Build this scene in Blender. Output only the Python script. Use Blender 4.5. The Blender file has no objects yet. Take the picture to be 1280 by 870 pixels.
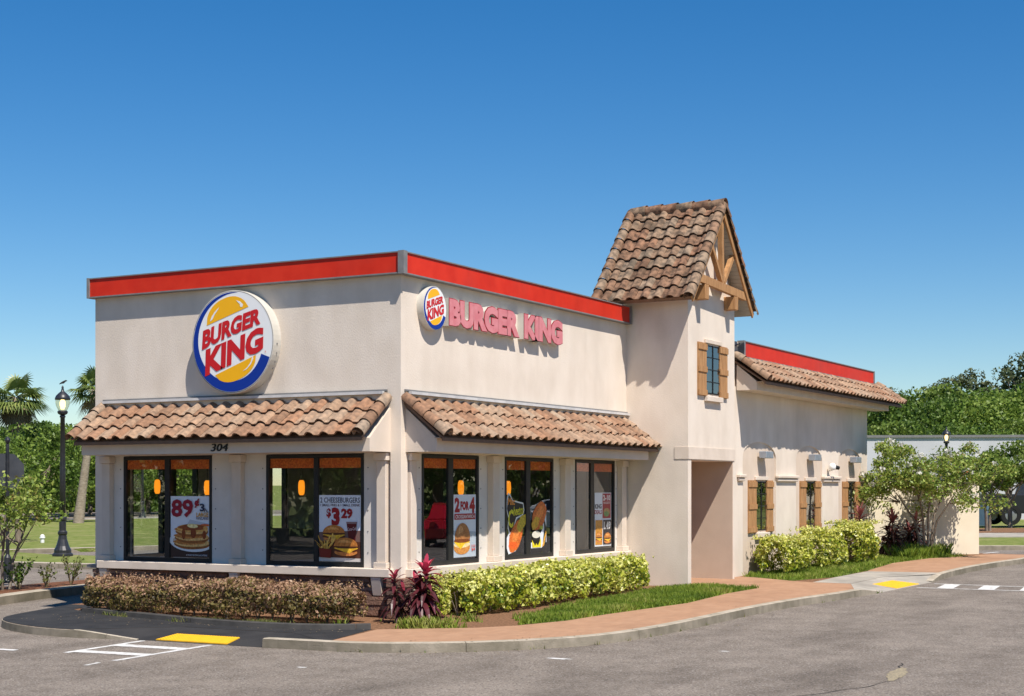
import bpy, math, random
import numpy as np
from mathutils import Vector, Matrix, noise
from mathutils.geometry import tessellate_polygon
random.seed(7); RNG = np.random.default_rng(11)
sc = bpy.context.scene; COL = sc.collection
K = .0085                                   # the site falls gently: z = K*x
def gz(x, off=0.): return K*x + off
R_ = math.radians

# ------------------------------------------------------------------ camera
TH = R_(28.979)
cam = bpy.data.cameras.new('camera'); co = bpy.data.objects.new('camera', cam); COL.objects.link(co)
co.location = (-21.036, -13.710, 2.1); co.rotation_euler = (R_(90), 0, TH-R_(90))
cam.sensor_width = 36; cam.lens = 1932/1280*36; cam.shift_y = (611-435)/1280; cam.clip_end = 2000
sc.camera = co

# ------------------------------------------------------------------ light
sun_dir = Vector((-.62, -1, 1.85)).normalized()
sl = bpy.data.lights.new('sun', 'SUN'); sl.energy = 4.9; sl.angle = R_(.5); sl.color = (1, .935, .85)
so = bpy.data.objects.new('sun', sl); COL.objects.link(so)
so.rotation_euler = sun_dir.to_track_quat('Z', 'Y').to_euler(); so.location = (-20, -30, 60)
w = bpy.data.worlds.new('World'); sc.world = w; w.use_nodes = True
wn = w.node_tree; bg = wn.nodes['Background']; sky = wn.nodes.new('ShaderNodeTexSky')
sky.sky_type = 'NISHITA'; sky.sun_disc = False
sky.sun_elevation = math.asin(sun_dir.z); sky.sun_rotation = math.atan2(sun_dir.x, sun_dir.y) % (2*math.pi)
sky.air_density = 1.0; sky.dust_density = .05; sky.ozone_density = 4.0
hs = wn.nodes.new('ShaderNodeHueSaturation'); hs.inputs['Saturation'].default_value = 1.38; hs.inputs['Hue'].default_value = .503; wn.links.new(sky.outputs[0], hs.inputs['Color']); wn.links.new(hs.outputs[0], bg.inputs[0]); bg.inputs[1].default_value = .082
sc.view_settings.view_transform = 'Standard'; sc.view_settings.look = 'None'; sc.view_settings.gamma = 1
sc.view_settings.exposure = .47
sc.cycles.use_denoising = True; sc.cycles.max_bounces = 8; sc.cycles.transparent_max_bounces = 16
sc.cycles.sample_clamp_indirect = 6

# ------------------------------------------------------------------ materials
def lin(c):
    f = lambda v: v/12.92 if v <= .04045 else ((v+.055)/1.055)**2.4
    return tuple(f(v/255) for v in c)
def N(nt, t, **kw):
    n = nt.nodes.new(t)
    for k, v in kw.items(): setattr(n, k, v)
    return n
def mat(name, c1, c2=None, scale=6., rough=.8, bump=0., bscale=60., spec=.3, detail=6, metal=0, emit=0, stretch=None, contrast=(.35, .65), c3=None, tint=None, bdist=.01):
    """noise-mixed colours c1/c2, optional third stain colour c3, optional per-face attribute 'tint' blending to tint colours"""
    m = bpy.data.materials.new(name); m.use_nodes = True; nt = m.node_tree; L = nt.links
    p = nt.nodes['Principled BSDF']; p.inputs['Roughness'].default_value = rough
    p.inputs['Specular IOR Level'].default_value = spec; p.inputs['Metallic'].default_value = metal
    tc = N(nt, 'ShaderNodeTexCoord'); mp = N(nt, 'ShaderNodeMapping'); L.new(tc.outputs['Object'], mp.inputs[0])
    if stretch: mp.inputs['Scale'].default_value = stretch
    def ramp_noise(sca, lo, hi, det=detail):
        n = N(nt, 'ShaderNodeTexNoise'); n.inputs['Scale'].default_value = sca; n.inputs['Detail'].default_value = det
        L.new(mp.outputs[0], n.inputs['Vector'])
        r = N(nt, 'ShaderNodeMapRange'); r.inputs[1].default_value = lo; r.inputs[2].default_value = hi
        L.new(n.outputs[0], r.inputs[0]); return r.outputs[0]
    def mix(f, a, b):
        x = N(nt, 'ShaderNodeMix', data_type='RGBA')
        if hasattr(f, 'default_value') or hasattr(f, 'links'): L.new(f, x.inputs[0])
        else: x.inputs[0].default_value = f
        for v, i in ((a, 6), (b, 7)):
            if isinstance(v, tuple): x.inputs[i].default_value = (*v, 1)
            else: L.new(v, x.inputs[i])
        return x.outputs[2]
    col = c1
    if c2: col = mix(ramp_noise(scale, *contrast), c1, c2)
    if c3: col = mix(ramp_noise(scale*.22, .52, .8, 4), col, c3)
    if tint:
        at = N(nt, 'ShaderNodeAttribute', attribute_name='tint')
        cr = N(nt, 'ShaderNodeValToRGB'); L.new(at.outputs['Fac'], cr.inputs[0])
        els = cr.color_ramp.elements
        while len(els) < len(tint): els.new(.5)
        for i, c in enumerate(tint): els[i].position = i/(len(tint)-1); els[i].color = (*c, 1)
        if c2:
            mm = N(nt, 'ShaderNodeMix', data_type='RGBA', blend_type='MULTIPLY'); mm.inputs[0].default_value = 1
            L.new(cr.outputs[0], mm.inputs[6]); L.new(col, mm.inputs[7]); col = mm.outputs[2]
        else: col = cr.outputs[0]
    if isinstance(col, tuple): p.inputs['Base Color'].default_value = (*col, 1)
    else: L.new(col, p.inputs['Base Color'])
    if emit:
        p.inputs['Emission Color'].default_value = (*c1, 1); p.inputs['Emission Strength'].default_value = emit
    if bump:
        n = N(nt, 'ShaderNodeTexNoise'); n.inputs['Scale'].default_value = bscale; n.inputs['Detail'].default_value = 5
        L.new(mp.outputs[0], n.inputs['Vector'])
        b = N(nt, 'ShaderNodeBump'); b.inputs['Strength'].default_value = bump; b.inputs['Distance'].default_value = bdist
        L.new(n.outputs[0], b.inputs['Height']); L.new(b.outputs[0], p.inputs['Normal'])
    return m
def leafmat(name, cols, rough=.45, trans=.35, spec=.35):
    m = bpy.data.materials.new(name); m.use_nodes = True; nt = m.node_tree; L = nt.links
    p = nt.nodes['Principled BSDF']; p.inputs['Roughness'].default_value = rough; p.inputs['Specular IOR Level'].default_value = spec
    at = N(nt, 'ShaderNodeAttribute', attribute_name='tint'); cr = N(nt, 'ShaderNodeValToRGB'); L.new(at.outputs['Fac'], cr.inputs[0])
    els = cr.color_ramp.elements
    while len(els) < len(cols): els.new(.5)
    for i, c in enumerate(cols): els[i].position = i/(len(cols)-1); els[i].color = (*c, 1)
    L.new(cr.outputs[0], p.inputs['Base Color'])
    oi = N(nt, 'ShaderNodeObjectInfo'); mr = N(nt, 'ShaderNodeMapRange'); mr.inputs[3].default_value = .86; mr.inputs[4].default_value = 1.28; L.new(oi.outputs['Random'], mr.inputs[0])
    hv = N(nt, 'ShaderNodeHueSaturation'); L.new(mr.outputs[0], hv.inputs['Value']); L.new(cr.outputs[0], hv.inputs['Color'])
    if name in ('oak_leaf', 'light_leaf', 'pine_needle'): cr = hv; L.new(hv.outputs[0], p.inputs['Base Color'])
    tr = N(nt, 'ShaderNodeBsdfTranslucent'); L.new(cr.outputs[0], tr.inputs[0])
    mx = N(nt, 'ShaderNodeMixShader'); mx.inputs[0].default_value = trans
    L.new(p.outputs[0], mx.inputs[1]); L.new(tr.outputs[0], mx.inputs[2]); L.new(mx.outputs[0], nt.nodes['Material Output'].inputs[0])
    return m
def glassmat(name, tint, base=.07, ior=1.55):
    m = bpy.data.materials.new(name); m.use_nodes = True; nt = m.node_tree; L = nt.links
    nt.nodes.remove(nt.nodes['Principled BSDF'])
    t = N(nt, 'ShaderNodeBsdfTransparent'); t.inputs[0].default_value = (*tint, 1)
    g = N(nt, 'ShaderNodeBsdfGlossy'); g.inputs['Roughness'].default_value = .0
    g.inputs[0].default_value = (.92, .95, 1, 1)
    f0 = N(nt, 'ShaderNodeLayerWeight'); f0.inputs[0].default_value = .5
    f = N(nt, 'ShaderNodeMath', operation='POWER'); f.inputs[1].default_value = 4.0; L.new(f0.outputs['Facing'], f.inputs[0])
    a = N(nt, 'ShaderNodeMath', operation='MULTIPLY_ADD'); a.inputs[1].default_value = 1.0; a.inputs[2].default_value = base; a.use_clamp = True
    L.new(f.outputs[0], a.inputs[0])
    tc = N(nt, 'ShaderNodeTexCoord'); n = N(nt, 'ShaderNodeTexNoise'); n.inputs['Scale'].default_value = 1.1; L.new(tc.outputs['Object'], n.inputs['Vector'])
    b = N(nt, 'ShaderNodeBump'); b.inputs['Strength'].default_value = .05; b.inputs['Distance'].default_value = .02
    L.new(n.outputs[0], b.inputs['Height']); L.new(b.outputs[0], g.inputs['Normal'])
    mx = N(nt, 'ShaderNodeMixShader'); L.new(a.outputs[0], mx.inputs[0]); L.new(t.outputs[0], mx.inputs[1]); L.new(g.outputs[0], mx.inputs[2])
    L.new(mx.outputs[0], nt.nodes['Material Output'].inputs[0]); return m

M = {}
M['stucco'] = mat('stucco', (.70, .605, .505), (.755, .66, .56), 2.2, .92, .35, 55, .12, c3=(.58, .505, .42), stretch=(1, 1, .55), bdist=.012)
M['stucco_trim'] = mat('stucco_trim', (.64, .545, .45), (.69, .59, .495), 3, .9, .25, 70, .12)
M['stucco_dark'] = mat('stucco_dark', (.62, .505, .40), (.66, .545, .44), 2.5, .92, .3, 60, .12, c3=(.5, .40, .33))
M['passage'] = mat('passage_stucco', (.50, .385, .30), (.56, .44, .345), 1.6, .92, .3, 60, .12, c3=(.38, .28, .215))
M['panel'] = mat('panel', (.66, .61, .55), (.70, .65, .59), 4, .8, .1, 60, .15)
M['wallcream'] = mat('cream_wall', (.74, .65, .49), (.78, .69, .53), 1.5, .92, .3, 50, .12, c3=(.6, .52, .4))
M['red'] = mat('red_fascia', (.60, .026, .010), (.66, .036, .014), 3, .5, 0, 0, .22, c3=(.52, .04, .025))
M['grey_metal'] = mat('grey_metal', (.17, .165, .165), (.21, .205, .2), 8, .5, spec=.4)
M['flash'] = mat('flashing_and_shadow_gap', (.62, .60, .58), (.5, .49, .48), 5, .5, spec=.4)
M['fascia'] = mat('brown_fascia', (.16, .098, .066), (.20, .125, .085), 8, .7)
M['soffit'] = mat('soffit', (.36, .28, .21), (.4, .31, .24), 8, .8)
tile_cols = [(.30, .15, .098), (.55, .245, .145), (.46, .27, .19), (.62, .34, .225), (.40, .30, .235)]
M['tile'] = mat('clay_tile', (.58, .58, .58), (1.15, 1.08, 1.0), 14, .85, .3, 90, .15, tint=[(.24, .15, .10), (.33, .19, .12), (.31, .212, .148), (.38, .26, .18), (.34, .265, .20)], contrast=(.3, .7))
M['tile_old'] = mat('weathered_clay_tile', (.42, .42, .42), (1.25, 1.15, 1.05), 9, .9, .4, 80, .12, tint=[(.185, .12, .082), (.245, .142, .094), (.22, .155, .11), (.255, .185, .132), (.24, .19, .145)], contrast=(.34, .62), c3=(.34, .35, .34))
M['stone'] = mat('stack_stone', (.8, .8, .8), (1.25, 1.2, 1.15), 9, .95, .8, 30, .1, tint=[(.12, .065, .05), (.20, .115, .085), (.25, .16, .12), (.15, .10, .085)], bdist=.02)
M['black'] = mat('black_frame', (.012, .012, .013), (.018, .018, .018), 5, .45, spec=.4)
M['blackmetal'] = mat('black_metal', (.018, .02, .024), (.03, .03, .034), 12, .4, spec=.5)
M['wood'] = mat('cedar_wood', (.34, .175, .075), (.46, .25, .11), 5, .7, .2, 40, .2, stretch=(3, 3, .6))
M['darkwood'] = mat('brown_wood', (.16, .085, .04), (.2, .11, .055), 5, .8)
M['soffitboard'] = mat('soffit_board', (.40, .36, .30), (.44, .40, .33), 6, .8)
M['glass'] = glassmat('tinted_glass', (.93, .96, .94), .12, 1.5)
M['glassdark'] = glassmat('dark_glass', (.25, .27, .27), .16, 1.6)
M['valance'] = mat('orange_valance', (.85, .20, .045), (.55, .09, .02), 30, .7)
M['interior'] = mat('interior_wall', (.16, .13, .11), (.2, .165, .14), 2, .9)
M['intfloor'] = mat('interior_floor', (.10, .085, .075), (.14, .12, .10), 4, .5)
M['lampshade'] = mat('amber_shade', (1.0, .30, .015), None, emit=.85)
M['white'] = mat('white_paint', (.78, .78, .77), (.72, .72, .71), 8, .6)
M['cleanwhite'] = mat('white_plastic', (.80, .80, .79), None, rough=.45)
M['blue'] = mat('blue_plastic', (.008, .035, .27), None, rough=.35)
M['yellow'] = mat('yellow_plastic', (.88, .44, .012), None, rough=.35)
M['redtext'] = mat('red_plastic', (.56, .018, .022), None, rough=.35)
M['pink'] = mat('faded_red_plastic', (.60, .185, .205), (.66, .25, .265), 6, .5)
M['darkred'] = mat('dark_red_trim', (.36, .012, .02), None, rough=.4)
M['can'] = mat('cream_metal_can', (.50, .475, .42), (.56, .53, .475), 4, .5, spec=.4, c3=(.42, .39, .34))
M['asphalt'] = None
M['asphaltnew'] = mat('new_asphalt', (.022, .022, .023), (.035, .034, .034), 3, .85, .5, 150, .25, c3=(.045, .043, .042), bdist=.006)
M['concrete'] = mat('concrete', (.40, .36, .30), (.30, .275, .235), 3, .9, .4, 60, .2, c3=(.22, .20, .17))
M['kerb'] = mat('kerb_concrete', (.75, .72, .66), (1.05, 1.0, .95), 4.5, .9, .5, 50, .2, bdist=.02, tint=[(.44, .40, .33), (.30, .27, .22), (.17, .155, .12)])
M['kerbshaded'] = mat('shaded_kerb', (.075, .07, .065), (.05, .047, .044), 4, .9, .4, 50, .2)  # kerb concrete darkened so its colour carries the shade on that side
M['padyellow'] = mat('tactile_yellow', (.82, .47, .02), (.74, .41, .02), 12, .6)
M['paint'] = mat('road_paint', (.66, .65, .62), (.38, .36, .33), 9, .8, contrast=(.42, .72), spec=.2)
M['mulch'] = mat('mulch', (.24, .10, .055), (.10, .05, .03), 30, .95, 1., 60, .1, c3=(.24, .13, .07), bdist=.03)
M['soil'] = mat('leaf_litter', (.30, .16, .09), (.16, .09, .05), 25, .95, 1., 60, .1, bdist=.03)
M['grassbase'] = mat('grass_base', (.085, .115, .025), (.13, .15, .04), 6, .95, .8, 40, .1, c3=(.15, .14, .05), bdist=.03)
M['lawnfar'] = mat('far_lawn', (.12, .165, .03), (.22, .235, .075), 3.5, .95, 1., 14, .1, c3=(.30, .27, .12), bdist=.06)
M['gravel'] = mat('pothole_grit', (.36, .30, .19), (.2, .17, .12), 40, .95, .8, 80)
M['farwall'] = mat('far_white_wall', (.50, .50, .52), (.55, .55, .57), .7, .8, spec=.1)
M['bark'] = mat('bark', (.16, .125, .095), (.24, .20, .16), 8, .95, .8, 25, .1, stretch=(1, 1, .3), bdist=.03)
M['palmbark'] = mat('palm_bark', (.36, .30, .23), (.26, .21, .155), 5, .95, .8, 12, .1, stretch=(1, 1, 2.5), bdist=.05)
M['greenstem'] = mat('green_stem', (.14, .11, .06), (.2, .16, .09), 8, .9)
M['tyre'] = mat('tyre', (.012, .012, .012), None, rough=.85)
M['rim'] = mat('rim', (.35, .35, .36), None, rough=.35, metal=.7)
M['carglass'] = mat('car_glass', (.01, .012, .015), None, rough=.06, spec=.7)
M['carred'] = mat('car_red', (.55, .008, .015), None, rough=.2, spec=.6)
M['carwhite'] = mat('car_white', (.7, .7, .7), None, rough=.25, spec=.5)
M['carblack'] = mat('car_black', (.015, .015, .017), None, rough=.3, spec=.5)
M['signback'] = mat('sign_back', (.045, .05, .06), (.06, .065, .075), 5, .55, spec=.3)
M['bluebin'] = mat('blue_bin', (.10, .17, .24), (.13, .2, .27), 5, .5)
M['steel'] = mat('galvanised_box', (.30, .33, .38), (.36, .39, .43), 10, .4, metal=.4)
M['glow'] = mat('lamp_glow', (1, .72, .34), None, emit=2.6)
M['globe'] = glassmat('globe_glass', (.9, .86, .74), .05, 1.3)
M['bird'] = mat('dark_feather', (.03, .03, .03), None, rough=.8)
# foliage
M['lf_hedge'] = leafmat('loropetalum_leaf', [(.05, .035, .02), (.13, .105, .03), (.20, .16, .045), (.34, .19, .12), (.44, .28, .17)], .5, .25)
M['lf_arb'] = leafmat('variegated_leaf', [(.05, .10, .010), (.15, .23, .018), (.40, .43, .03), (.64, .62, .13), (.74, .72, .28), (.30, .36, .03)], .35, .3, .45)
M['lf_oak'] = leafmat('oak_leaf', [(.04, .075, .013), (.08, .14, .02), (.13, .21, .03), (.19, .27, .05)], .5, .35)
M['lf_light'] = leafmat('light_leaf', [(.06, .105, .015), (.12, .19, .025), (.20, .28, .045), (.27, .34, .08)], .5, .4)
M['lf_pine'] = leafmat('pine_needle', [(.03, .05, .02), (.05, .075, .03), (.09, .11, .04), (.12, .12, .05)], .6, .2)
M['lf_myrtle'] = leafmat('myrtle_leaf', [(.07, .125, .018), (.15, .23, .03), (.26, .35, .06), (.38, .42, .10), (.28, .22, .07)], .45, .35)
M['flower'] = leafmat('white_blossom', [(.62, .6, .52), (.75, .74, .68)], .7, .3)
M['lf_ti'] = leafmat('ti_leaf', [(.06, .02, .02), (.14, .025, .035), (.28, .03, .05), (.50, .045, .09), (.66, .08, .15)], .35, .25, .45)
M['lf_ti2'] = leafmat('dusty_ti_leaf', [(.05, .025, .02), (.11, .035, .03), (.20, .05, .045), (.34, .09, .085), (.40, .17, .15)], .45, .25, .4)
M['lf_palm'] = leafmat('palm_leaf', [(.045, .075, .02), (.09, .135, .03), (.17, .22, .05), (.32, .34, .10)], .4, .25, .45)
M['lf_dead'] = leafmat('dead_frond', [(.12, .085, .05), (.22, .165, .10), (.32, .25, .16)], .8, .2)
M['lf_grass'] = leafmat('grass_blade', [(.07, .12, .012), (.15, .23, .02), (.25, .33, .035), (.38, .38, .10)], .55, .35)
M['lf_weed'] = leafmat('weed_leaf', [(.07, .12, .02), (.14, .19, .035), (.2, .22, .06), (.24, .2, .09)], .55, .35)

def asphalt():
    m = mat('asphalt', (.175, .145, .116), (.235, .197, .160), 2.2, .88, .9, 110, .25, c3=(.29, .245, .20), bdist=.012)
    nt = m.node_tree; L = nt.links; p = nt.nodes['Principled BSDF']
    src = p.inputs['Base Color'].links[0].from_socket
    tc = N(nt, 'ShaderNodeTexCoord')
    # aggregate speckle
    v = N(nt, 'ShaderNodeTexVoronoi'); v.inputs['Scale'].default_value = 55; L.new(tc.outputs['Object'], v.inputs['Vector'])
    sp = N(nt, 'ShaderNodeSeparateColor'); L.new(v.outputs['Color'], sp.inputs[0])
    r = N(nt, 'ShaderNodeMapRange'); r.inputs[1].default_value = .72; r.inputs[2].default_value = 1.0; r.inputs[4].default_value = .62
    L.new(sp.outputs[0], r.inputs[0])
    x = N(nt, 'ShaderNodeMix', data_type='RGBA'); L.new(r.outputs[0], x.inputs[0]); L.new(src, x.inputs[6]); x.inputs[7].default_value = (.42, .38, .34, 1)
    r2 = N(nt, 'ShaderNodeMapRange'); r2.inputs[1].default_value = .0; r2.inputs[2].default_value = .3; r2.inputs[3].default_value = .7; r2.inputs[4].default_value = 0
    L.new(sp.outputs[1], r2.inputs[0])
    y = N(nt, 'ShaderNodeMix', data_type='RGBA'); L.new(r2.outputs[0], y.inputs[0]); L.new(x.outputs[2], y.inputs[6]); y.inputs[7].default_value = (.03, .028, .026, 1)
    # long dark patches and sealed streaks
    mp = N(nt, 'ShaderNodeMapping'); mp.inputs['Rotation'].default_value = (0, 0, R_(61)); mp.inputs['Scale'].default_value = (.18, .75, 1); L.new(tc.outputs['Object'], mp.inputs[0])
    n = N(nt, 'ShaderNodeTexNoise'); n.inputs['Scale'].default_value = 1.1; n.inputs['Detail'].default_value = 5; L.new(mp.outputs[0], n.inputs['Vector'])
    r3 = N(nt, 'ShaderNodeMapRange'); r3.inputs[1].default_value = .5; r3.inputs[2].default_value = .72; r3.inputs[4].default_value = .6; L.new(n.outputs[0], r3.inputs[0])
    z = N(nt, 'ShaderNodeMix', data_type='RGBA', blend_type='MULTIPLY'); L.new(r3.outputs[0], z.inputs[0]); L.new(y.outputs[2], z.inputs[6]); z.inputs[7].default_value = (.5, .49, .48, 1)
    L.new(z.outputs[2], p.inputs['Base Color']); return m
M['asphalt'] = asphalt()
def streaks(m, amount, sx=3.2, sz=.16, lo=.5, hi=.78):   # rain streaks and dirt as their own marks on the stucco
    nt = m.node_tree; L = nt.links; p = nt.nodes['Principled BSDF']; src = p.inputs['Base Color'].links[0].from_socket
    tc = N(nt, 'ShaderNodeTexCoord'); out = src
    for (a, b, c, am) in ((sx*.5, sz, 1.2, amount*.6), (.7, .5, 1.3, amount*1.1), (.25, .3, 2.2, amount*.6)):
        mp = N(nt, 'ShaderNodeMapping'); mp.inputs['Scale'].default_value = (a, a, b); L.new(tc.outputs['Object'], mp.inputs[0])
        n = N(nt, 'ShaderNodeTexNoise'); n.inputs['Scale'].default_value = c; n.inputs['Detail'].default_value = 7; n.inputs['Roughness'].default_value = .62; L.new(mp.outputs[0], n.inputs['Vector'])
        r = N(nt, 'ShaderNodeMapRange'); r.inputs[1].default_value = lo; r.inputs[2].default_value = hi; r.inputs[4].default_value = am; L.new(n.outputs[0], r.inputs[0])
        x = N(nt, 'ShaderNodeMix', data_type='RGBA', blend_type='MULTIPLY'); L.new(r.outputs[0], x.inputs[0]); L.new(out, x.inputs[6]); x.inputs[7].default_value = (.62, .58, .54, 1); out = x.outputs[2]
    L.new(out, p.inputs['Base Color'])
for k_, a_ in (('stucco', .24), ('stucco_dark', .32), ('wallcream', .22), ('stucco_trim', .25), ('panel', .18)): streaks(M[k_], a_)
streaks(M['red'], .35, 5, .2)
def brick():
    m = mat('brick_paving', (.37, .215, .13), (.44, .27, .17), 3, .9, .3, 60, .15)
    nt = m.node_tree; L = nt.links; p = nt.nodes['Principled BSDF']; tc = N(nt, 'ShaderNodeTexCoord')
    b = N(nt, 'ShaderNodeTexBrick'); b.inputs['Scale'].default_value = 1; b.inputs['Brick Width'].default_value = .2; b.inputs['Row Height'].default_value = .1
    b.inputs['Mortar Size'].default_value = .004; b.inputs['Mortar Smooth'].default_value = .3
    b.inputs['Color1'].default_value = (.40, .225, .13, 1); b.inputs['Color2'].default_value = (.32, .18, .105, 1); b.inputs['Mortar'].default_value = (.25, .17, .12, 1)
    L.new(tc.outputs['Object'], b.inputs['Vector'])
    src = p.inputs['Base Color'].links[0].from_socket
    x = N(nt, 'ShaderNodeMix', data_type='RGBA'); x.inputs[0].default_value = .55; L.new(src, x.inputs[6]); L.new(b.outputs[0], x.inputs[7])
    # dark scuffs near the doorway and along the path
    n = N(nt, 'ShaderNodeTexNoise'); n.inputs['Scale'].default_value = .5; n.inputs['Detail'].default_value = 6; L.new(tc.outputs['Object'], n.inputs['Vector'])
    r = N(nt, 'ShaderNodeMapRange'); r.inputs[1].default_value = .5; r.inputs[2].default_value = .75; r.inputs[4].default_value = .6; L.new(n.outputs[0], r.inputs[0])
    z = N(nt, 'ShaderNodeMix', data_type='RGBA', blend_type='MULTIPLY'); L.new(r.outputs[0], z.inputs[0]); L.new(x.outputs[2], z.inputs[6]); z.inputs[7].default_value = (.66, .62, .6, 1)
    L.new(z.outputs[2], p.inputs['Base Color']); return m
M['brick'] = brick()

# ------------------------------------------------------------------ mesh helpers
class MB:
    def __init__(s): s.v = []; s.f = []; s.t = []; s.smooth = False
    def add(s, vs, fs, tint=0.):
        b = len(s.v); s.v += [tuple(p) for p in vs]; s.f += [tuple(i+b for i in f) for f in fs]; s.t += [tint]*len(fs)
    def box(s, x0, x1, y0, y1, z0, z1, tint=0., tilt=False):
        if x0 > x1: x0, x1 = x1, x0
        if y0 > y1: y0, y1 = y1, y0
        vs = [(x, y, z+(K*x if tilt else 0)) for z in (z0, z1) for y in (y0, y1) for x in (x0, x1)]
        s.add(vs, [(0, 2, 3, 1), (4, 5, 7, 6), (0, 1, 5, 4), (2, 6, 7, 3), (0, 4, 6, 2), (1, 3, 7, 5)], tint); return s
    def bbox(s, x0, x1, y0, y1, z0, z1, b=.01):          # box with chamfered edges
        me = MB(); me.box(x0, x1, y0, y1, z0, z1)
        import bmesh
        bm = bmesh.new(); vs = [bm.verts.new(p) for p in me.v]; [bm.faces.new([vs[i] for i in f]) for f in me.f]
        bmesh.ops.bevel(bm, geom=bm.edges[:], offset=b, segments=1, affect='EDGES', profile=.5)
        bm.verts.index_update(); s.add([v.co[:] for v in bm.verts], [[v.index for v in f.verts] for f in bm.faces]); bm.free(); return s
    def obox(s, c, ux, uy, uz, hx, hy, hz, tint=0.):
        c, ux, uy, uz = Vector(c), Vector(ux).normalized()*hx, Vector(uy).normalized()*hy, Vector(uz).normalized()*hz
        vs = [c+ux*a+uy*b+uz*d for d in (-1, 1) for b in (-1, 1) for a in (-1, 1)]
        s.add(vs, [(0, 2, 3, 1), (4, 5, 7, 6), (0, 1, 5, 4), (2, 6, 7, 3), (0, 4, 6, 2), (1, 3, 7, 5)], tint); return s
    def beam(s, a, b, w, h, up=(0, 0, 1)):               # rectangular bar a->b
        a, b = Vector(a), Vector(b); d = b-a; side = d.cross(Vector(up)).normalized(); u2 = side.cross(d).normalized()
        return s.obox((a+b)/2, d, side, u2, d.length/2, w/2, h/2)
    def prism(s, prof, path0, path1, fn):                # prof: list of 2-D points; fn(p, t) -> 3-D point
        n = len(prof); vs = [fn(p, path0) for p in prof]+[fn(p, path1) for p in prof]
        fs = [tuple(range(n)), tuple(range(2*n-1, n-1, -1))]+[(i, i+n, (i+1) % n+n, (i+1) % n) for i in range(n)]
        s.add(vs, fs); return s
    def tube(s, pts, rads, n=8, tint=0., cap=True):
        pts = [Vector(p) for p in pts]; rings = []
        ref = Vector((.31, .94, .12))
        for i, p in enumerate(pts):
            d = (pts[min(i+1, len(pts)-1)]-pts[max(i-1, 0)]).normalized()
            a = d.cross(ref)
            if a.length < .1: a = d.cross(Vector((1, 0, 0)))
            a.normalize(); b = d.cross(a)
            rings.append([p+(a*math.cos(2*math.pi*k/n)+b*math.sin(2*math.pi*k/n))*rads[i] for k in range(n)])
        vs = [q for r in rings for q in r]; fs = []
        for i in range(len(pts)-1):
            for k in range(n): fs.append((i*n+k, i*n+(k+1) % n, (i+1)*n+(k+1) % n, (i+1)*n+k))
        if cap: fs += [tuple(range(n-1, -1, -1)), tuple((len(pts)-1)*n+k for k in range(n))]
        s.add(vs, fs, tint); return s
    def lathe(s, prof, c=(0, 0, 0), n=20):               # prof: (r, z)
        m = len(prof); vs = [(c[0]+r*math.cos(2*math.pi*k/n), c[1]+r*math.sin(2*math.pi*k/n), c[2]+z) for r, z in prof for k in range(n)]
        fs = [(i*n+k, i*n+(k+1) % n, (i+1)*n+(k+1) % n, (i+1)*n+k) for i in range(m-1) for k in range(n)]
        fs += [tuple(range(n-1, -1, -1)), tuple((m-1)*n+k for k in range(n))]
        s.add(vs, fs); return s
    def poly(s, pts3, tint=0.):
        tris = tessellate_polygon([[Vector(p) for p in pts3]]); s.add(pts3, [tuple(t) for t in tris], tint); return s
    def build(s, name, m, parent=None, smooth=False, loc=None):
        me = bpy.data.meshes.new(name); me.from_pydata(s.v, [], s.f); me.update()
        if any(s.t):
            a = me.attributes.new('tint', 'FLOAT', 'FACE'); a.data.foreach_set('value', np.array(s.t, dtype=np.float32))
        import bmesh
        bm = bmesh.new(); bm.from_mesh(me); bmesh.ops.recalc_face_normals(bm, faces=bm.faces); bm.to_mesh(me); bm.free()
        me.materials.append(M[m] if isinstance(m, str) else m)
        if smooth: me.polygons.foreach_set('use_smooth', [True]*len(me.polygons))
        o = bpy.data.objects.new(name, me); COL.objects.link(o)
        if parent is not None:
            o.parent = parent; o.matrix_parent_inverse = Matrix.Translation(parent.location).inverted() if not parent.get('local') else Matrix()
        return o
def thing(name, label, cat, loc=(0, 0, 0), group=None, local=False, rz=0):
    o = bpy.data.objects.new(name, None); COL.objects.link(o); o.location = loc; o.rotation_euler = (0, 0, rz); o.empty_display_size = .2
    o['label'] = label; o['category'] = cat
    if group: o['group'] = group
    if local: o['local'] = 1
    return o
def tag(o, label, cat, group=None, kind=None):
    o['label'] = label; o['category'] = cat
    if group: o['group'] = group
    if kind: o['kind'] = kind
    return o
def structure(o, label=None):
    o['kind'] = 'structure'
    if label: o['label'] = label
    return o
def dup(root, loc, label, rz=None, sc_=None):
    r = root.copy(); COL.objects.link(r); r.location = loc; r['label'] = label
    if rz is not None: r.rotation_euler = (0, 0, rz)
    if sc_ is not None: r.scale = (sc_,)*3 if not isinstance(sc_, tuple) else sc_
    for ch in list(root.children):
        c = ch.copy(); COL.objects.link(c); c.parent = r
        for g in ch.children:
            d = g.copy(); COL.objects.link(d); d.parent = c
    return r
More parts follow.
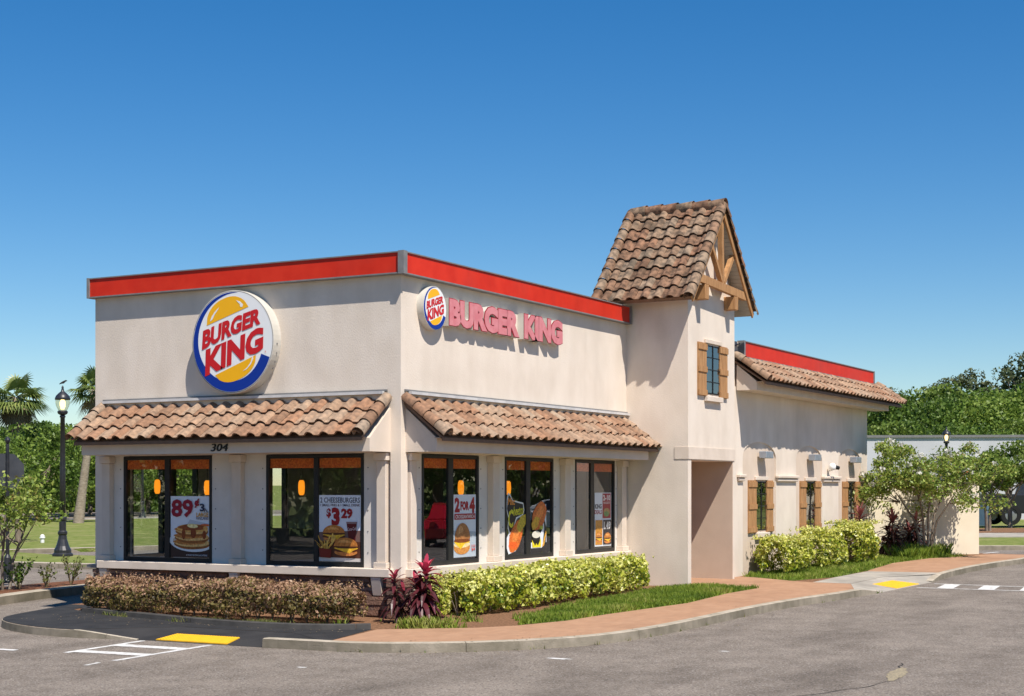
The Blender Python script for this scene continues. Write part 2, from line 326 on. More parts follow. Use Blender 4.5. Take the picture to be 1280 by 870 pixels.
def leaf_obj(name, P, size, tint, m, parent=None, nrm=None, aspect=.55, up_bias=0., smooth=False):
    P = np.asarray(P, dtype=np.float64); n = len(P)
    size = np.broadcast_to(np.asarray(size, dtype=np.float64), (n,)); 
    d = RNG.normal(size=(n, 3))
    if nrm is not None: d = d*.75+nrm*1.0
    d[:, 2] += up_bias; d /= np.linalg.norm(d, axis=1)[:, None]+1e-9
    r = RNG.normal(size=(n, 3)); a = np.cross(d, r); a /= np.linalg.norm(a, axis=1)[:, None]+1e-9; b = np.cross(d, a)
    s = size[:, None]*.5
    V = np.stack([P-a*s, P-b*s*aspect+d*s*.15, P+a*s, P+b*s*aspect+d*s*.15], axis=1).reshape(-1, 3)
    me = bpy.data.meshes.new(name); me.vertices.add(4*n); me.vertices.foreach_set('co', V.astype(np.float32).ravel())
    me.loops.add(4*n); me.loops.foreach_set('vertex_index', np.arange(4*n, dtype=np.int32))
    me.polygons.add(n); me.polygons.foreach_set('loop_start', np.arange(0, 4*n, 4, dtype=np.int32))
    me.update(calc_edges=True)
    at = me.attributes.new('tint', 'FLOAT', 'FACE'); at.data.foreach_set('value', np.clip(tint, 0, 1).astype(np.float32))
    me.materials.append(M[m]); o = bpy.data.objects.new(name, me); COL.objects.link(o)
    if parent is not None:
        o.parent = parent; o.matrix_parent_inverse = Matrix.Translation(parent.location).inverted() if not parent.get('local') else Matrix()
    return o

# ------------------------------------------------------------------ SETTING: ground, roads, kerbs
def sheet(name, pts, off, m, kind='structure', label=None):
    mb = MB(); mb.poly([(x, y, gz(x, off)) for x, y in pts]); o = mb.build(name, m)
    if kind: o['kind'] = kind
    if label: o['label'] = label
    return o
def slab(name, pts, top, bot, m):
    mb = MB(); mb.poly([(x, y, gz(x, top)) for x, y in pts]); n = len(pts)
    vs = [(x, y, gz(x, top)) for x, y in pts]+[(x, y, gz(x, bot)) for x, y in pts]
    mb.add(vs, [(i, (i+1) % n, (i+1) % n+n, i+n) for i in range(n)]); o = mb.build(name, m); o['kind'] = 'structure'; return o
def smooth_line(pts, it=2):
    for _ in range(it):
        q = [pts[0]]
        for a, b in zip(pts, pts[1:]):
            q += [(.75*a[0]+.25*b[0], .75*a[1]+.25*b[1]), (.25*a[0]+.75*b[0], .25*a[1]+.75*b[1])]
        pts = q+[pts[-1]]
    return pts
def kerb(name, pts, side, label, w=.15, top=.014, bot=-.15, m='kerb', ends=(1, 1)):
    """kerb run following pts (outer edge); side=+1: its width lies to the left of travel; ends taper heights"""
    pts = smooth_line(pts, 2); V2 = [Vector(p) for p in pts]; mb = MB(); acc = 0; n = len(V2)
    tot = sum((V2[i+1]-V2[i]).length for i in range(n-1)); L = 0; prev = None; cnt = 0
    res = []
    for i in range(n):
        d = (V2[min(i+1, n-1)]-V2[max(i-1, 0)]).normalized(); nn = Vector((-d.y, d.x))*side
        res.append((V2[i], nn, L))
        if i < n-1: L += (V2[i+1]-V2[i]).length
    # resample
    def at(s):
        for (p, nn, l), (q, n2, l2) in zip(res, res[1:]):
            if s <= l2 or (q is res[-1][0]):
                t = min(1, (s-l)/max(1e-6, l2-l)); return p.lerp(q, t), nn.lerp(n2, t)
    seg = 3.05; s0 = 0
    while s0 < L-.05:
        s1 = min(L, s0+seg); k = max(2, int((s1-s0)/.25)); prevv = None
        for j in range(k+1):
            s = s0+.004+(s1-s0-.008)*j/k; p, nn = at(s)
            hh = top
            if ends[0] and s < 1.0: hh = top-(1-s/1.0)*.108
            if ends[1] and L-s < 1.0: hh = top-(1-(L-s)/1.0)*.108
            o_ = noise.noise(Vector((p.x*2, p.y*2, 0)))*.006
            q = [(p.x-nn.x*.03, p.y-nn.y*.03, gz(p.x, bot)), (p.x-nn.x*(.014-o_), p.y-nn.y*(.014-o_), gz(p.x, hh-.008)), (p.x+nn.x*.03, p.y+nn.y*.03, gz(p.x, hh)), (p.x+nn.x*w, p.y+nn.y*w, gz(p.x, hh)), (p.x+nn.x*w, p.y+nn.y*w, gz(p.x, bot))]
            if prevv is not None:
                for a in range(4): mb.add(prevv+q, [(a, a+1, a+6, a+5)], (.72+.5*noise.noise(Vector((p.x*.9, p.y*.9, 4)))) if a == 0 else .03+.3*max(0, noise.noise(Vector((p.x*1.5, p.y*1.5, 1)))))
            prevv = q
        s0 = s1
    o = mb.build(name, m); o['kind'] = 'structure'; o['label'] = label; return o

structure(MB().poly([(x, y, gz(x, -.20)) for x, y in ((-400, -400), (400, -400), (400, 400), (-400, 400))]).build('ground', 'lawnfar'), 'wide flat ground of mown grass around the lot')
structure(MB().poly([(x, y, gz(x, -.12)) for x, y in ((-48, -60), (34, -60), (34, 14.5), (60, 30), (75, 55), (60, 75), (20, 60), (-48, 60))]).build('road', 'asphalt'), 'worn grey asphalt lot and lanes around the restaurant')

edgeL = [(-.3, 6.95), (-1.33, 6.6), (-1.99, 6.36), (-2.57, 6.16), (-3.13, 5.68), (-3.5, 5.0), (-3.75, 4.2), (-3.8, 3.4), (-3.62, 2.3)]
edgeM = [(-3.57, 0), (-3.52, -.86), (-3.5, -1.48), (-3.24, -2.1), (-2.9, -2.66), (-2.47, -3.18), (-1.7, -3.77), (-.9, -4.14), (.38, -4.33), (2.17, -4.38), (4.53, -4.36), (6.58, -4.51), (8.23, -4.76), (10.37, -4.94)]
edgeR = [(13.95, -5.12), (17.27, -5.02), (20.06, -5.18), (22.37, -5.5), (23.8, -5.6), (24.9, -5.3)]
eLs = [p for p in smooth_line(edgeL, 2) if p[1] > 3.35]; eMs = [p for p in smooth_line(edgeM, 2) if p[1] < -1.0 and p[0] < 9.4]; eRs = [p for p in smooth_line(edgeR, 2) if p[0] > 14.95]
island = eLs+[(-2.7, 2.2), (-2.7, .1)]+eMs+[(11.0, -4.15), (13.3, -4.15)]+eRs+[(24.9, -5.3), (25.2, -4.0), (24.3, 0), (24.1, 6.95)]
slab('planting_bed', island, 0, -.14, 'soil')
# ramps
def ramp(name, f0, f1, b0, b1, m):
    mb = MB(); zf, zb = -.116, .001
    mb.add([(*f0, gz(f0[0], zf)), (*f1, gz(f1[0], zf)), (*b1, gz(b1[0], zb)), (*b0, gz(b0[0], zb)), (*f0, gz(f0[0], -.2)), (*f1, gz(f1[0], -.2)), (*b1, gz(b1[0], -.2)), (*b0, gz(b0[0], -.2))],
           [(0, 1, 2, 3), (0, 4, 5, 1), (1, 5, 6, 2), (2, 6, 7, 3), (3, 7, 4, 0)]); return structure(mb.build(name, m))
ramp('asphalt_ramp', (-3.60, 2.42), (-3.58, -.12), (-2.7, 2.2), (-2.7, .1), 'asphaltnew')
ramp('concrete_ramp', (10.35, -4.96), (13.98, -5.14), (11.0, -4.15), (13.3, -4.15), 'concrete')
def flare(a, b, c, m):                                # a, c at path level, b down at the road
    q = [(*a, gz(a[0], .002)), (*b, gz(b[0], -.118)), (*c, gz(c[0], .002))]; mb = MB(); mb.add(q+[(x, y, z-.2) for x, y, z in q], [(0, 1, 2), (0, 1, 4, 3), (1, 2, 5, 4), (2, 0, 3, 5)]); structure(mb.build('ramp_flare', m))
flare(eLs[-1], (-3.60, 2.42), (-2.7, 2.2), 'asphaltnew'); flare((-2.7, .1), (-3.58, -.12), eMs[0], 'asphaltnew'); flare(eMs[-1], (10.35, -4.96), (11.0, -4.15), 'concrete'); flare((13.3, -4.15), (13.98, -5.14), eRs[0], 'concrete')
# asphalt path, brick walk, concrete landing
path = [(-.35, 6.9)]+eLs[1:]+[(-2.7, 2.2), (-2.7, .1), (-3.5, -1.03), (-1.72, -.62), (-2.2, .01), (-2.33, 1.1), (-2.22, 2.3), (-1.92, 3.55), (-1.49, 5.34), (-1.1, 6.1), (-.35, 6.2)]
sheet('asphalt_path', path, .004, 'asphaltnew', label='smooth black asphalt path curving round the hedge')
em = eMs
brickp = [(-3.45, -1.04)]+[p for p in em if p[1] < -1.1]+[(10.98, -4.15), (11.05, -3.3), (11.3, -2.75), (12.05, -1.62), (12.2, -1.2), (11.39, -1.2), (11.2, 1.6), (8.9, 1.6), (8.9, -1.45), (8.98, -2.86), (7.29, -2.81), (4.83, -3.0), (2.14, -2.68), (.83, -2.6), (-.2, -2.32), (-.84, -1.89), (-1.72, -.70)]
sheet('brick_walk', brickp, .004, 'brick', label='red brick paved walk sweeping along the kerb')
sheet('concrete_landing', [(11.05, -3.3), (13, -3.24), (15.3, -3.28), (15.5, -5.02), (14.95, -5.07), (13.3, -4.15), (10.99, -4.15)], .005, 'concrete', label='pale concrete landing above the far ramp')
sheet('brick_walk', [(15.32, -3.28), (15.7, -3.19), (19.0, -2.88), (21.74, -3.16), (23.6, -3.9), (24.3, -4.0), (24.9, -4.3), (24.7, -5.2), (23.6, -5.4), (22.37, -5.4), (20.06, -5.1), (17.27, -4.98), (15.52, -5.02)], .004, 'brick', label='far stretch of red brick walk beside the cream wall')
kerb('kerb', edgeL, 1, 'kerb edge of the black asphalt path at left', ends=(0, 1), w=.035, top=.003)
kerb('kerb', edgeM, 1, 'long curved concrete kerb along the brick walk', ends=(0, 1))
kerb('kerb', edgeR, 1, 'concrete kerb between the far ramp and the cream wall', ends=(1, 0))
kerb('kerb', [(-1.49, 5.5), (-1.92, 3.55), (-2.22, 2.3), (-2.33, 1.1), (-2.2, .01), (-1.74, -.6)], 1, 'low kerb edging the hedge bed, its shade put into the dark colour', w=.12, top=.085, bot=-.01, ends=(0, 0), m='kerbshaded')
# pads
def pad(pts, zf, zb, label):
    (x0, y0), (x1, y1), (x2, y2), (x3, y3) = pts; mb = MB()
    Z = [zf, zf, zb, zb]; q = [Vector((x, y, gz(x, z)+.012)) for (x, y), z in zip(pts, Z)]
    mb.add(q+[p-Vector((0, 0, .03)) for p in q], [(0, 1, 2, 3), (0, 4, 5, 1), (1, 5, 6, 2), (2, 6, 7, 3), (3, 7, 4, 0)])
    a, b, c, d = q; nu, nv = 24, 9                      # raised domes
    for i in range(nu):
        for j in range(nv):
            u, v = (i+.5)/nu, (j+.5)/nv; p = a.lerp(b, u).lerp(d.lerp(c, u), v)
            mb.add([p+Vector((.014*cx, .014*cy, 0)) for cx, cy in ((-1, -1), (1, -1), (1, 1), (-1, 1))]+[p+Vector((.008*cx, .008*cy, .007)) for cx, cy in ((-1, -1), (1, -1), (1, 1), (-1, 1))], [(4, 5, 6, 7), (0, 1, 5, 4), (1, 2, 6, 5), (2, 3, 7, 6), (3, 0, 4, 7)])
    return tag(mb.build('tactile_pad', 'padyellow'), label, 'tactile paving')
pad([(-3.56, 2.0), (-3.56, .66), (-3.17, .74), (-3.17, 1.93)], -.110, -.058, 'long yellow tactile pad on the black asphalt ramp')
pad([(11.55, -4.98), (13.1, -5.06), (13.0, -4.48), (11.65, -4.42)], -.115, -.05, 'small yellow tactile pad on the far concrete ramp')
# painted crosswalks
def stroke(mb, a, b, w, off=-.116):
    a, b = Vector(a), Vector(b); d = (b-a).normalized(); n = Vector((-d.y, d.x))*w/2
    mb.add([(p.x, p.y, gz(p.x, off)) for p in (a+n, b+n, b-n, a-n)], [(0, 1, 2, 3)])
mb = MB(); stroke(mb, (-5.35, 2.03), (-3.66, 2.15), .1); stroke(mb, (-3.68, .86), (-5.75, .76), .1)
stroke(mb, (-4.28, 2.1), (-4.25, .86), .24, -.1155); stroke(mb, (-5.12, 2.0), (-5.04, .82), .24, -.1155); stroke(mb, (-6.0, .78), (-6.3, .72), .07, -.1155)
tag(mb.build('crosswalk_marking', 'paint'), 'worn white ladder crosswalk leading to the long yellow pad', 'road marking', kind='structure')
mb = MB(); stroke(mb, (13.45, -5.3), (12.98, -12), .1); stroke(mb, (12.12, -5.25), (12.1, -12), .1)
for k in range(5): stroke(mb, (12.1, -5.85-k*.85), (13.4, -5.72-k*.85), .34, -.1155)
tag(mb.build('crosswalk_marking', 'paint'), 'white ladder crosswalk leading to the far ramp at right', 'road marking', kind='structure')
mb = MB(); stroke(mb, (-5.47, 3.3), (-5.44, 2.88), .12)
tag(mb.build('paint_mark', 'paint'), 'short faded paint dash on the asphalt at the left edge', 'road marking', kind='structure')
mb = MB()
for (x, y, r) in ((-2.9, -4.35, .10), (-1.1, -6.0, .05), (-5.2, -1.9, .04)):
    q = [(x+r*1.8*random.uniform(.5, 1.1)*math.cos(a)*.5, y+r*2.2*random.uniform(.5, 1.1)*math.sin(a)) for a in [k*math.pi/5 for k in range(10)]]
    mb.poly([(a, b, gz(a, -.1155)) for a, b in q])
tag(mb.build('paint_splash', 'paint'), 'small pale splashes worn into the asphalt before the brick walk', 'road marking', kind='structure')
# pothole: shallow torn patch with grit
q0, q1 = Vector((-3.15, -8.84)), Vector((-1.75, -8.62)); mb = MB(); up = []; dn = []
for k in range(19):
    t = k/18; p = q0.lerp(q1, t); wv = .24*math.sin(math.pi*t)**.7*(.8+.35*noise.noise(Vector((t*7, 3, 0))))
    up.append((p.x-.2*wv, p.y+wv*.5+.03*noise.noise(Vector((t*11, 0, 0))))); dn.append((p.x+.25*wv, p.y-wv*.5+.03*noise.noise(Vector((t*11, 9, 0)))))
mb.poly([(a, b, gz(a, -.1155)) for a, b in up+dn[::-1]]); tag(mb.build('pothole', 'gravel'), 'pothole full of pale grit in the asphalt at lower right', 'pothole', kind='structure')
mb = MB(); pts = [(-5.0, -8.2), (-4.3, -8.55), (-3.7, -8.75), (-3.1, -8.86), (-2.4, -8.80), (-1.7, -8.58), (-1.3, -8.52)]
pts = smooth_line([(x_+.12*random.uniform(-1, 1), y_+.05*random.uniform(-1, 1)) for x_, y_ in smooth_line(pts, 1)], 1)
for a, b in zip(pts, pts[1:]): stroke(mb, a, b, random.uniform(.008, .022), -.1165)
tag(mb.build('crack', 'asphaltnew'), 'dark crack line running through the pothole', 'crack', kind='structure')
# islands on the left
B = [(-6, 6.3), (-3, 7.9), (.1, 9.2), (2.8, 9.8), (6, 10.3), (6.4, 10.8), (6, 11.35), (3, 11.4), (1.2, 11.2), (-2.5, 10.2), (-6, 8.4)]
slab('planting_strip', B, .03, -.14, 'mulch'); kerb('kerb', [(-6, 6.3), (-3, 7.9), (.1, 9.2), (2.8, 9.8), (6, 10.3)], 1, 'kerb of the mulch strip beside the stop sign', w=.3, ends=(0, 0), top=.05)
Cc = [(8.8, 32), (9.2, 24), (9.28, 19.15), (9.48, 15.95), (10, 11), (12.6, 11), (12.9, 15), (13.3, 21.5), (13.9, 23.9), (11, 27.5)]
slab('grass_strip', Cc, .0, -.14, 'lawnfar'); kerb('kerb', [(10, 11), (9.48, 15.95), (9.28, 19.15), (9.2, 24), (8.8, 32)], -1, 'kerb of the grass strip under the street lamp', w=.35, ends=(0, 0), top=.02)
L1 = [(5, 31.5), (14.4, 24.7), (17, 23), (22, 20.5), (60, 42), (38.6, 51), (20, 73)]
slab('lawn', L1, .0, -.14, 'lawnfar'); kerb('kerb', [(5, 31.5), (14.4, 24.7), (17, 23), (22, 20.5)], 1, 'kerb of the big lawn behind the street lamp', w=.35, ends=(0, 0), top=.02)
slab('footpath', [(20, 73), (38.6, 51), (60, 42), (62, 44), (40, 53.5), (22, 75)], .02, -.14, 'concrete')
slab('grass_verge', [(29.7, -2.9), (24.6, 8), (30, 8), (36.8, -1.2), (40, -7), (33, -10)], .0, -.14, 'lawnfar')
slab('pavement', [(36.8, -1.2), (30, 8), (32.6, 8), (40.7, -.4), (44, -7), (40, -7)], .03, -.14, 'concrete')
slab('mulch_island', [(41.2, -1.2), (35, 8), (40, 8), (46, 0), (50, -7), (44.5, -7)], .05, -.14, 'soil')
kerb('kerb', [(33, -10), (29.7, -2.9), (24.8, 7.5)], -1, 'pale kerb of the verge beyond the cream wall', w=.3, ends=(0, 0), top=.02)
mb = MB()
for k in range(4): stroke(mb, (26.5+k*.2, -3.2-k*1.4), (28.6+k*.25, -3.6-k*1.5), .12)
tag(mb.build('parking_marking', 'paint'), 'white parking lines on the lot beyond the cream wall', 'road marking', kind='structure')

# ------------------------------------------------------------------ roof tiles
def tiles(mb, P0, U, D, L, S, w=.3, courses=3, amp=.06, lift=.04, seed=1, seg=13):
    rnd = random.Random(seed); P0, U, D = Vector(P0), Vector(U).normalized(), Vector(D).normalized(); Nn = U.cross(D)
    if Nn.z < 0: Nn = -Nn
    nt = max(1, round(L/w)); w = L/nt; c = S/courses
    for j in range(courses):
        for i in range(nt):
            t = rnd.random(); jx, jl = rnd.uniform(-.006, .006), rnd.uniform(-.012, .012); dz = rnd.uniform(-.004, .004)
            top = []; bot = []; lip = []; tail = []
            for k in range(seg+1):
                u = k/seg; h = amp*(math.sin(math.pi*u/.62)**.7 if 0 < u < .62 else -.10*math.sin(math.pi*max(0, u-.62)/.38))
                base = P0+U*((i+u)*w+jx); v0 = j*c; v1 = (j+1)*c+.012+jl
                top.append(base+D*v0+Nn*(h+dz)); m_ = base+D*v1+Nn*(h+lift+dz); bot.append(m_); lip.append(base+D*(v1-.004)+Nn*(h+dz+lift-.024)); tail.append(base+D*(v1-.14)+Nn*(h+dz+lift-.03))
            n = seg+1; vs = top+bot+lip+tail
            mb.add(vs, [(k, k+1, n+k+1, n+k) for k in range(seg)], t)
            mb.add(bot+lip, [(k, k+1, n+k+1, n+k) for k in range(seg)], t*.6)
            mb.add(lip+tail, [(k, k+1, n+k+1, n+k) for k in range(seg)], t*.6)
def barrels(mb, A, Bp, Nn, r=.10, n=3, seed=3, seg=10, arc=1.25, r2=None):
    """overlapping barrel (rake / ridge) tiles from A (high) down to Bp"""
    rnd = random.Random(seed); A, Bp, Nn = Vector(A), Vector(Bp), Vector(Nn).normalized(); D = (Bp-A); L = D.length/n; D.normalize(); S_ = D.cross(Nn).normalized(); Nn = S_.cross(D).normalized()
    for i in range(n):
        t = rnd.random(); a = A+D*(i*L); b = A+D*((i+1)*L+.02); ra, rb = r*.86, r*1.04
        top = []; bot = []; inn = []
        for k in range(seg+1):
            an = -math.pi*arc/2+math.pi*arc*k/seg; dr = S_*math.sin(an)+Nn*math.cos(an)
            top.append(a+dr*ra); bot.append(b+dr*rb+Nn*.01); inn.append(b-D*.05+dr*(rb-.022)+Nn*.01)
        m = seg+1; mb.add(top+bot, [(k, k+1, m+k+1, m+k) for k in range(seg)], t); mb.add(bot+inn, [(k, k+1, m+k+1, m+k) for k in range(seg)], t*.5)
        mb.add(bot, [tuple(range(m))], .02) if False else None

# ------------------------------------------------------------------ BUILDING
bld = thing('restaurant_building', 'cream stucco restaurant with red roof band, tiled awnings and a steep tiled tower', 'building', (0, 0, 0))
ZT = 5.62
RC = .08
wallm = MB()
# front block, left facade (x=0) and right facade (y=0), upper walls
wallm.add([(0, 0, 2.69), (0, 6.65, 2.69), (8.74, 6.65, 2.69), (8.74, 0, 2.69), (0, 0, 5.93), (0, 6.65, 5.93), (8.74, 6.65, 5.93), (8.74, 0, 5.93)], [(0, 1, 5, 4), (1, 2, 6, 5), (2, 3, 7, 6), (3, 0, 4, 7)])
wallm.box(.02, 8.72, .02, 6.63, 2.69, 2.80)          # ceiling / lintel slab
wallm.box(.02, 8.72, .02, 6.63, 5.5, 5.7)            # roof deck
# corner piers
wallm.box(0, .2, 0, .2, .64, 2.69); wallm.box(0, .25, 6.4, 6.65, .64, 2.69)
wallm.build('wall', 'stucco', bld)
Lw = [(.775, 2.79, 1.70, 1.79), (3.985, 6.03, 4.95, 5.06)]
Rw = [(.755, 2.635, 1.60, 1.76), (3.59, 5.50, 4.40, 4.56), (6.45, 8.28, 7.14, 7.30)]
# recessed panel walls
pm = MB()
ys = [.2]+[v for a in Lw for v in a[:2]]+[6.4]
for a, b in zip(ys[::2], ys[1::2]): MB().box(RC, RC+.12, a, b, .78, 2.69).build('panel_wall', 'panel', bld)
xs = [.2]+[v for a in Rw for v in a[:2]]+[8.72]
for a, b in zip(xs[::2], xs[1::2]): MB().box(a, b, RC, RC+.12, .78, 2.69).build('panel_wall', 'panel', bld); MB().box(a, b, 6.65-RC-.12, 6.65-RC, .78, 2.69).build('panel_wall', 'panel', bld)
# rivets
rv = MB()
for a, b in zip(ys[::2], ys[1::2]):
    for yy in (a+.08, b-.08) if b-a > .3 else ((a+b)/2+.05,):
        for z in (1.05, 1.4, 1.75, 2.1, 2.45): rv.lathe([(.013, 0), (.009, .008)], n=6); rv.v[-12:] = [(RC-.001-p[2], yy+p[0], z+p[1]) for p in rv.v[-12:]]
for a, b in zip(xs[::2], xs[1::2]):
    for xx in (a+.08, b-.08) if b-a > .3 else ((a+b)/2+.05,):
        for z in (1.05, 1.4, 1.75, 2.1, 2.45): rv.lathe([(.013, 0), (.009, .008)], n=6); rv.v[-12:] = [(xx+p[0], RC-.001-p[2], z+p[1]) for p in rv.v[-12:]]
rv.build('rivets', 'grey_metal', bld)
# columns with capital and base
def column(axis, a, b):
    mb = MB()
    def bx(p, q, d0, d1, z0, z1):
        if axis == 'L': mb.bbox(d0, d1, p, q, z0, z1, .006)
        else: mb.bbox(p, q, d0, d1, z0, z1, .006)
    bx(a, b, -.04, RC-.002, .90, 2.56); bx(a-.035, b+.035, -.075, RC-.002, 2.562, 2.688); bx(a-.035, b+.035, -.075, RC-.002, .80, .898)
    return mb.build('column', 'stucco_trim', bld)
for a, b in ((.27, .45), (3.26, 3.46), (6.27, 6.46)): column('L', a, b)
for a, b in ((.25, .42), (2.96, 3.19), (5.79, 6.03), (8.42, 8.64)): column('R', a, b)
# sills
MB().bbox(-.13, RC, .14, 6.5, .66, .80, .01).build('sill', 'stucco_trim', bld)
MB().bbox(.14, 8.69, -.13, RC, .655, .797, .01).build('sill', 'stucco_trim', bld)
# sill brackets
for yc in (.42, 3.36, 6.36):
    mb = MB(); mb.prism([(0, .655), (-.12, .655), (-.05, .36), (0, .36)], yc-.09, yc+.09, lambda p, t: (p[0], t, p[1])); mb.build('bracket', 'stucco_trim', bld)
for xc in (.36, 3.08, 5.9, 8.5):
    mb = MB(); mb.prism([(0, .652), (-.12, .652), (-.05, .36), (0, .36)], xc-.09, xc+.09, lambda p, t: (t, p[0], p[1])); mb.build('bracket', 'stucco_trim', bld)
# stacked stone plinth
st = MB(); rs = random.Random(5)
def stones(fn, L, z0, z1, bat=.0):
    z = z0; r = 0
    while z < z1-.02:
        h = rs.uniform(.05, .10); h = min(h, z1-z); s = -rs.uniform(0, .2)
        while s < L:
            ln = rs.uniform(.14, .42); a, b = max(s, 0), min(s+ln, L)
            if b-a > .02: fn(a, b, z, z+h-.008, rs.uniform(.012, .055)+bat*(z1-z), .05+.95*rs.random())
            s += ln+.006
        z += h; r += 1
st.box(.0, 8.7, .0, 6.63, -.2, .645, .03)
stones(lambda a, b, z, zz, d, t: st.box(-d, .002, a, b, z, zz, t), 6.68, -.05, .645)
stones(lambda a, b, z, zz, d, t: st.box(a, b, -d, .002, z, zz, t), 8.7, -.05, .645)
stones(lambda a, b, z, zz, d, t: st.box(-.20-d*.8, .08, -.16-d+a*0+(a-.0)*.0, .12, z, zz, t) if a < .01 else None, .3, -.05, .66)
st.build('stone_plinth', 'stone', bld)
MB().box(-.06, .14, 6.4, 6.80, .66, .72).build('plinth_cap', 'grey_metal', bld)
# windows
def window(axis, a, b, m0, m1, z0=.80, z1=2.675, side=1, interior=True):
    """frame with mullion, two panes, orange valance; axis L: plane x=RC; R: plane y=RC; B: plane y=6.65-RC"""
    fr = MB(); fw = .055
    def bx(mb, p, q, d0, d1, zz0, zz1):
        if axis == 'L': mb.box(RC+d0, RC+d1, p, q, zz0, zz1)
        elif axis == 'R': mb.box(p, q, RC+d0, RC+d1, zz0, zz1)
        else: mb.box(p, q, 6.65-RC-d1, 6.65-RC-d0, zz0, zz1)
    bx(fr, a, b, -.012, .1, z0, z0+.075); bx(fr, a, b, -.012, .1, z1-fw, z1)
    bx(fr, a, a+fw, -.012, .1, z0+.076, z1-fw-.001); bx(fr, b-fw, b, -.012, .1, z0+.076, z1-fw-.001); bx(fr, m0, m1, -.010, .098, z0+.076, z1-fw-.001)
    f = fr.build('window', 'black', bld)
    for p, q in ((a+fw, m0), (m1, b-fw)):
        g = MB(); z0_, z1_ = z0+.075, z1-fw
        if axis == 'L': g.add([(RC+.014, p, z0_), (RC+.014, q, z0_), (RC+.014, q, z1_), (RC+.014, p, z1_)], [(0, 1, 2, 3)])
        elif axis == 'R': g.add([(p, RC+.014, z0_), (q, RC+.014, z0_), (q, RC+.014, z1_), (p, RC+.014, z1_)], [(0, 1, 2, 3)])
        else: g.add([(p, 6.57-.014, z0_), (q, 6.57-.014, z0_), (q, 6.57-.014, z1_), (p, 6.57-.014, z1_)], [(0, 1, 2, 3)])
        g.build('pane', 'glass', f)
        v = MB()
        if axis != 'B': bx(v, p+.004, q-.004, .03, .045, z1_-.17, z1_-.004); v.build('valance', 'valance', f)
    return f
for a in Lw: window('L', *a)
for a in Rw: window('R', *a)
for a in Rw[:2]: window('B', *a)
mb = MB(); mb.box(6.45, 8.28, 6.45, 6.57, .78, 2.69); mb.build('panel_wall', 'panel', bld)
# interior
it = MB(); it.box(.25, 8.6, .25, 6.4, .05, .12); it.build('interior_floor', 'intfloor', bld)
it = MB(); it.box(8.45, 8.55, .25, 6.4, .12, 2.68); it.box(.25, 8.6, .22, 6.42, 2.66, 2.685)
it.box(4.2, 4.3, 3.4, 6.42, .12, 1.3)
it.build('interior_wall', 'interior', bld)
WY_ = -1.2
# canopy beams
prof = [(0, 2.70), (-.60, 2.70), (-.60, 2.915), (0, 3.42)]
MB().prism(prof, .2, 6.40, lambda p, t: (p[0], t, p[1])).build('beam', 'stucco_trim', bld)
MB().prism(prof, .14, 8.50, lambda p, t: (t, p[0], p[1])).build('beam', 'stucco_trim', bld)
MB().box(-.715, -.58, .27, 6.44, 2.918, 2.93).build('soffit', 'soffit', bld); MB().box(.1, 8.68, -.715, -.58, 2.917, 2.929).build('soffit', 'soffit', bld); MB().box(12.05, 23.55, WY_-.665, WY_-.46, 4.505, 4.517).build('soffit', 'soffit', bld)
# awning roofs
def awning(axis, a, b, zt, zb, d, base, seed, rake=(1, 1)):
    """base: wall coordinate; roof runs from (wall, zt) to (wall-d, zb)"""
    S = math.hypot(d, zt-zb); dv = (-d/S, (zb-zt)/S)
    if axis == 'L': P = lambda t, o, z: (base-o, t, z); U = (0, 1, 0); D = (dv[0], 0, dv[1]); Nr = (-(zt-zb), 0, d)
    else: P = lambda t, o, z: (t, base-o, z); U = (1, 0, 0); D = (0, dv[0], dv[1]); Nr = (0, -(zt-zb), d)
    # deck + fascia
    mb = MB(); mb.prism([(0, zt-.045), (d-.05, zb-.03), (d-.05, zb-.085), (d-.08, zb-.085), (d-.08, zb-.055), (0, zt-.10)], a+.02, b-.02, lambda p, t: P(t, p[0], p[1])); mb.build('fascia', 'fascia', bld)
    mb = MB(); tiles(mb, P(a, 0, zt), U, D, b-a, S, .3 if axis == 'L' else .3, 3, seed=seed); o = mb.build('roof_tiles', 'tile', bld, smooth=True)
    mb = MB()
    if rake[0]: barrels(mb, P(a+.02, .0, zt+.035), P(a+.02, d+.02, zb+.035), Nr, .105, 4, seed+1); mb.build('rake_tiles', 'tile', bld, smooth=True); mb = MB()
    if rake[1]: barrels(mb, P(b-.02, .0, zt+.035), P(b-.02, d+.02, zb+.035), Nr, .105, 4, seed+2); mb.build('rake_tiles', 'tile', bld, smooth=True)
    return o
awning('L', .24, 6.46, 3.565, 2.955, .80, 0, 21)
awning('R', .08, 8.70, 3.565, 2.955, .80, 0, 31, (1, 0))
MB().box(-.03, -.001, .25, 6.44, 3.692, 3.72).build('flashing_and_shadow_gap', 'grey_metal', bld); MB().box(-.085, -.001, .30, 6.40, 3.645, 3.69).build('flashing_and_shadow_gap', 'flash', bld)  # thin grey strip is a dark line standing in for the shadow gap
MB().box(.1, 8.70, -.03, -.001, 3.692, 3.72).build('flashing_and_shadow_gap', 'grey_metal', bld); MB().box(.2, 8.70, -.085, -.001, 3.645, 3.69).build('flashing_and_shadow_gap', 'flash', bld)  # grey strip here also imitates the shadow gap above the pale flashing
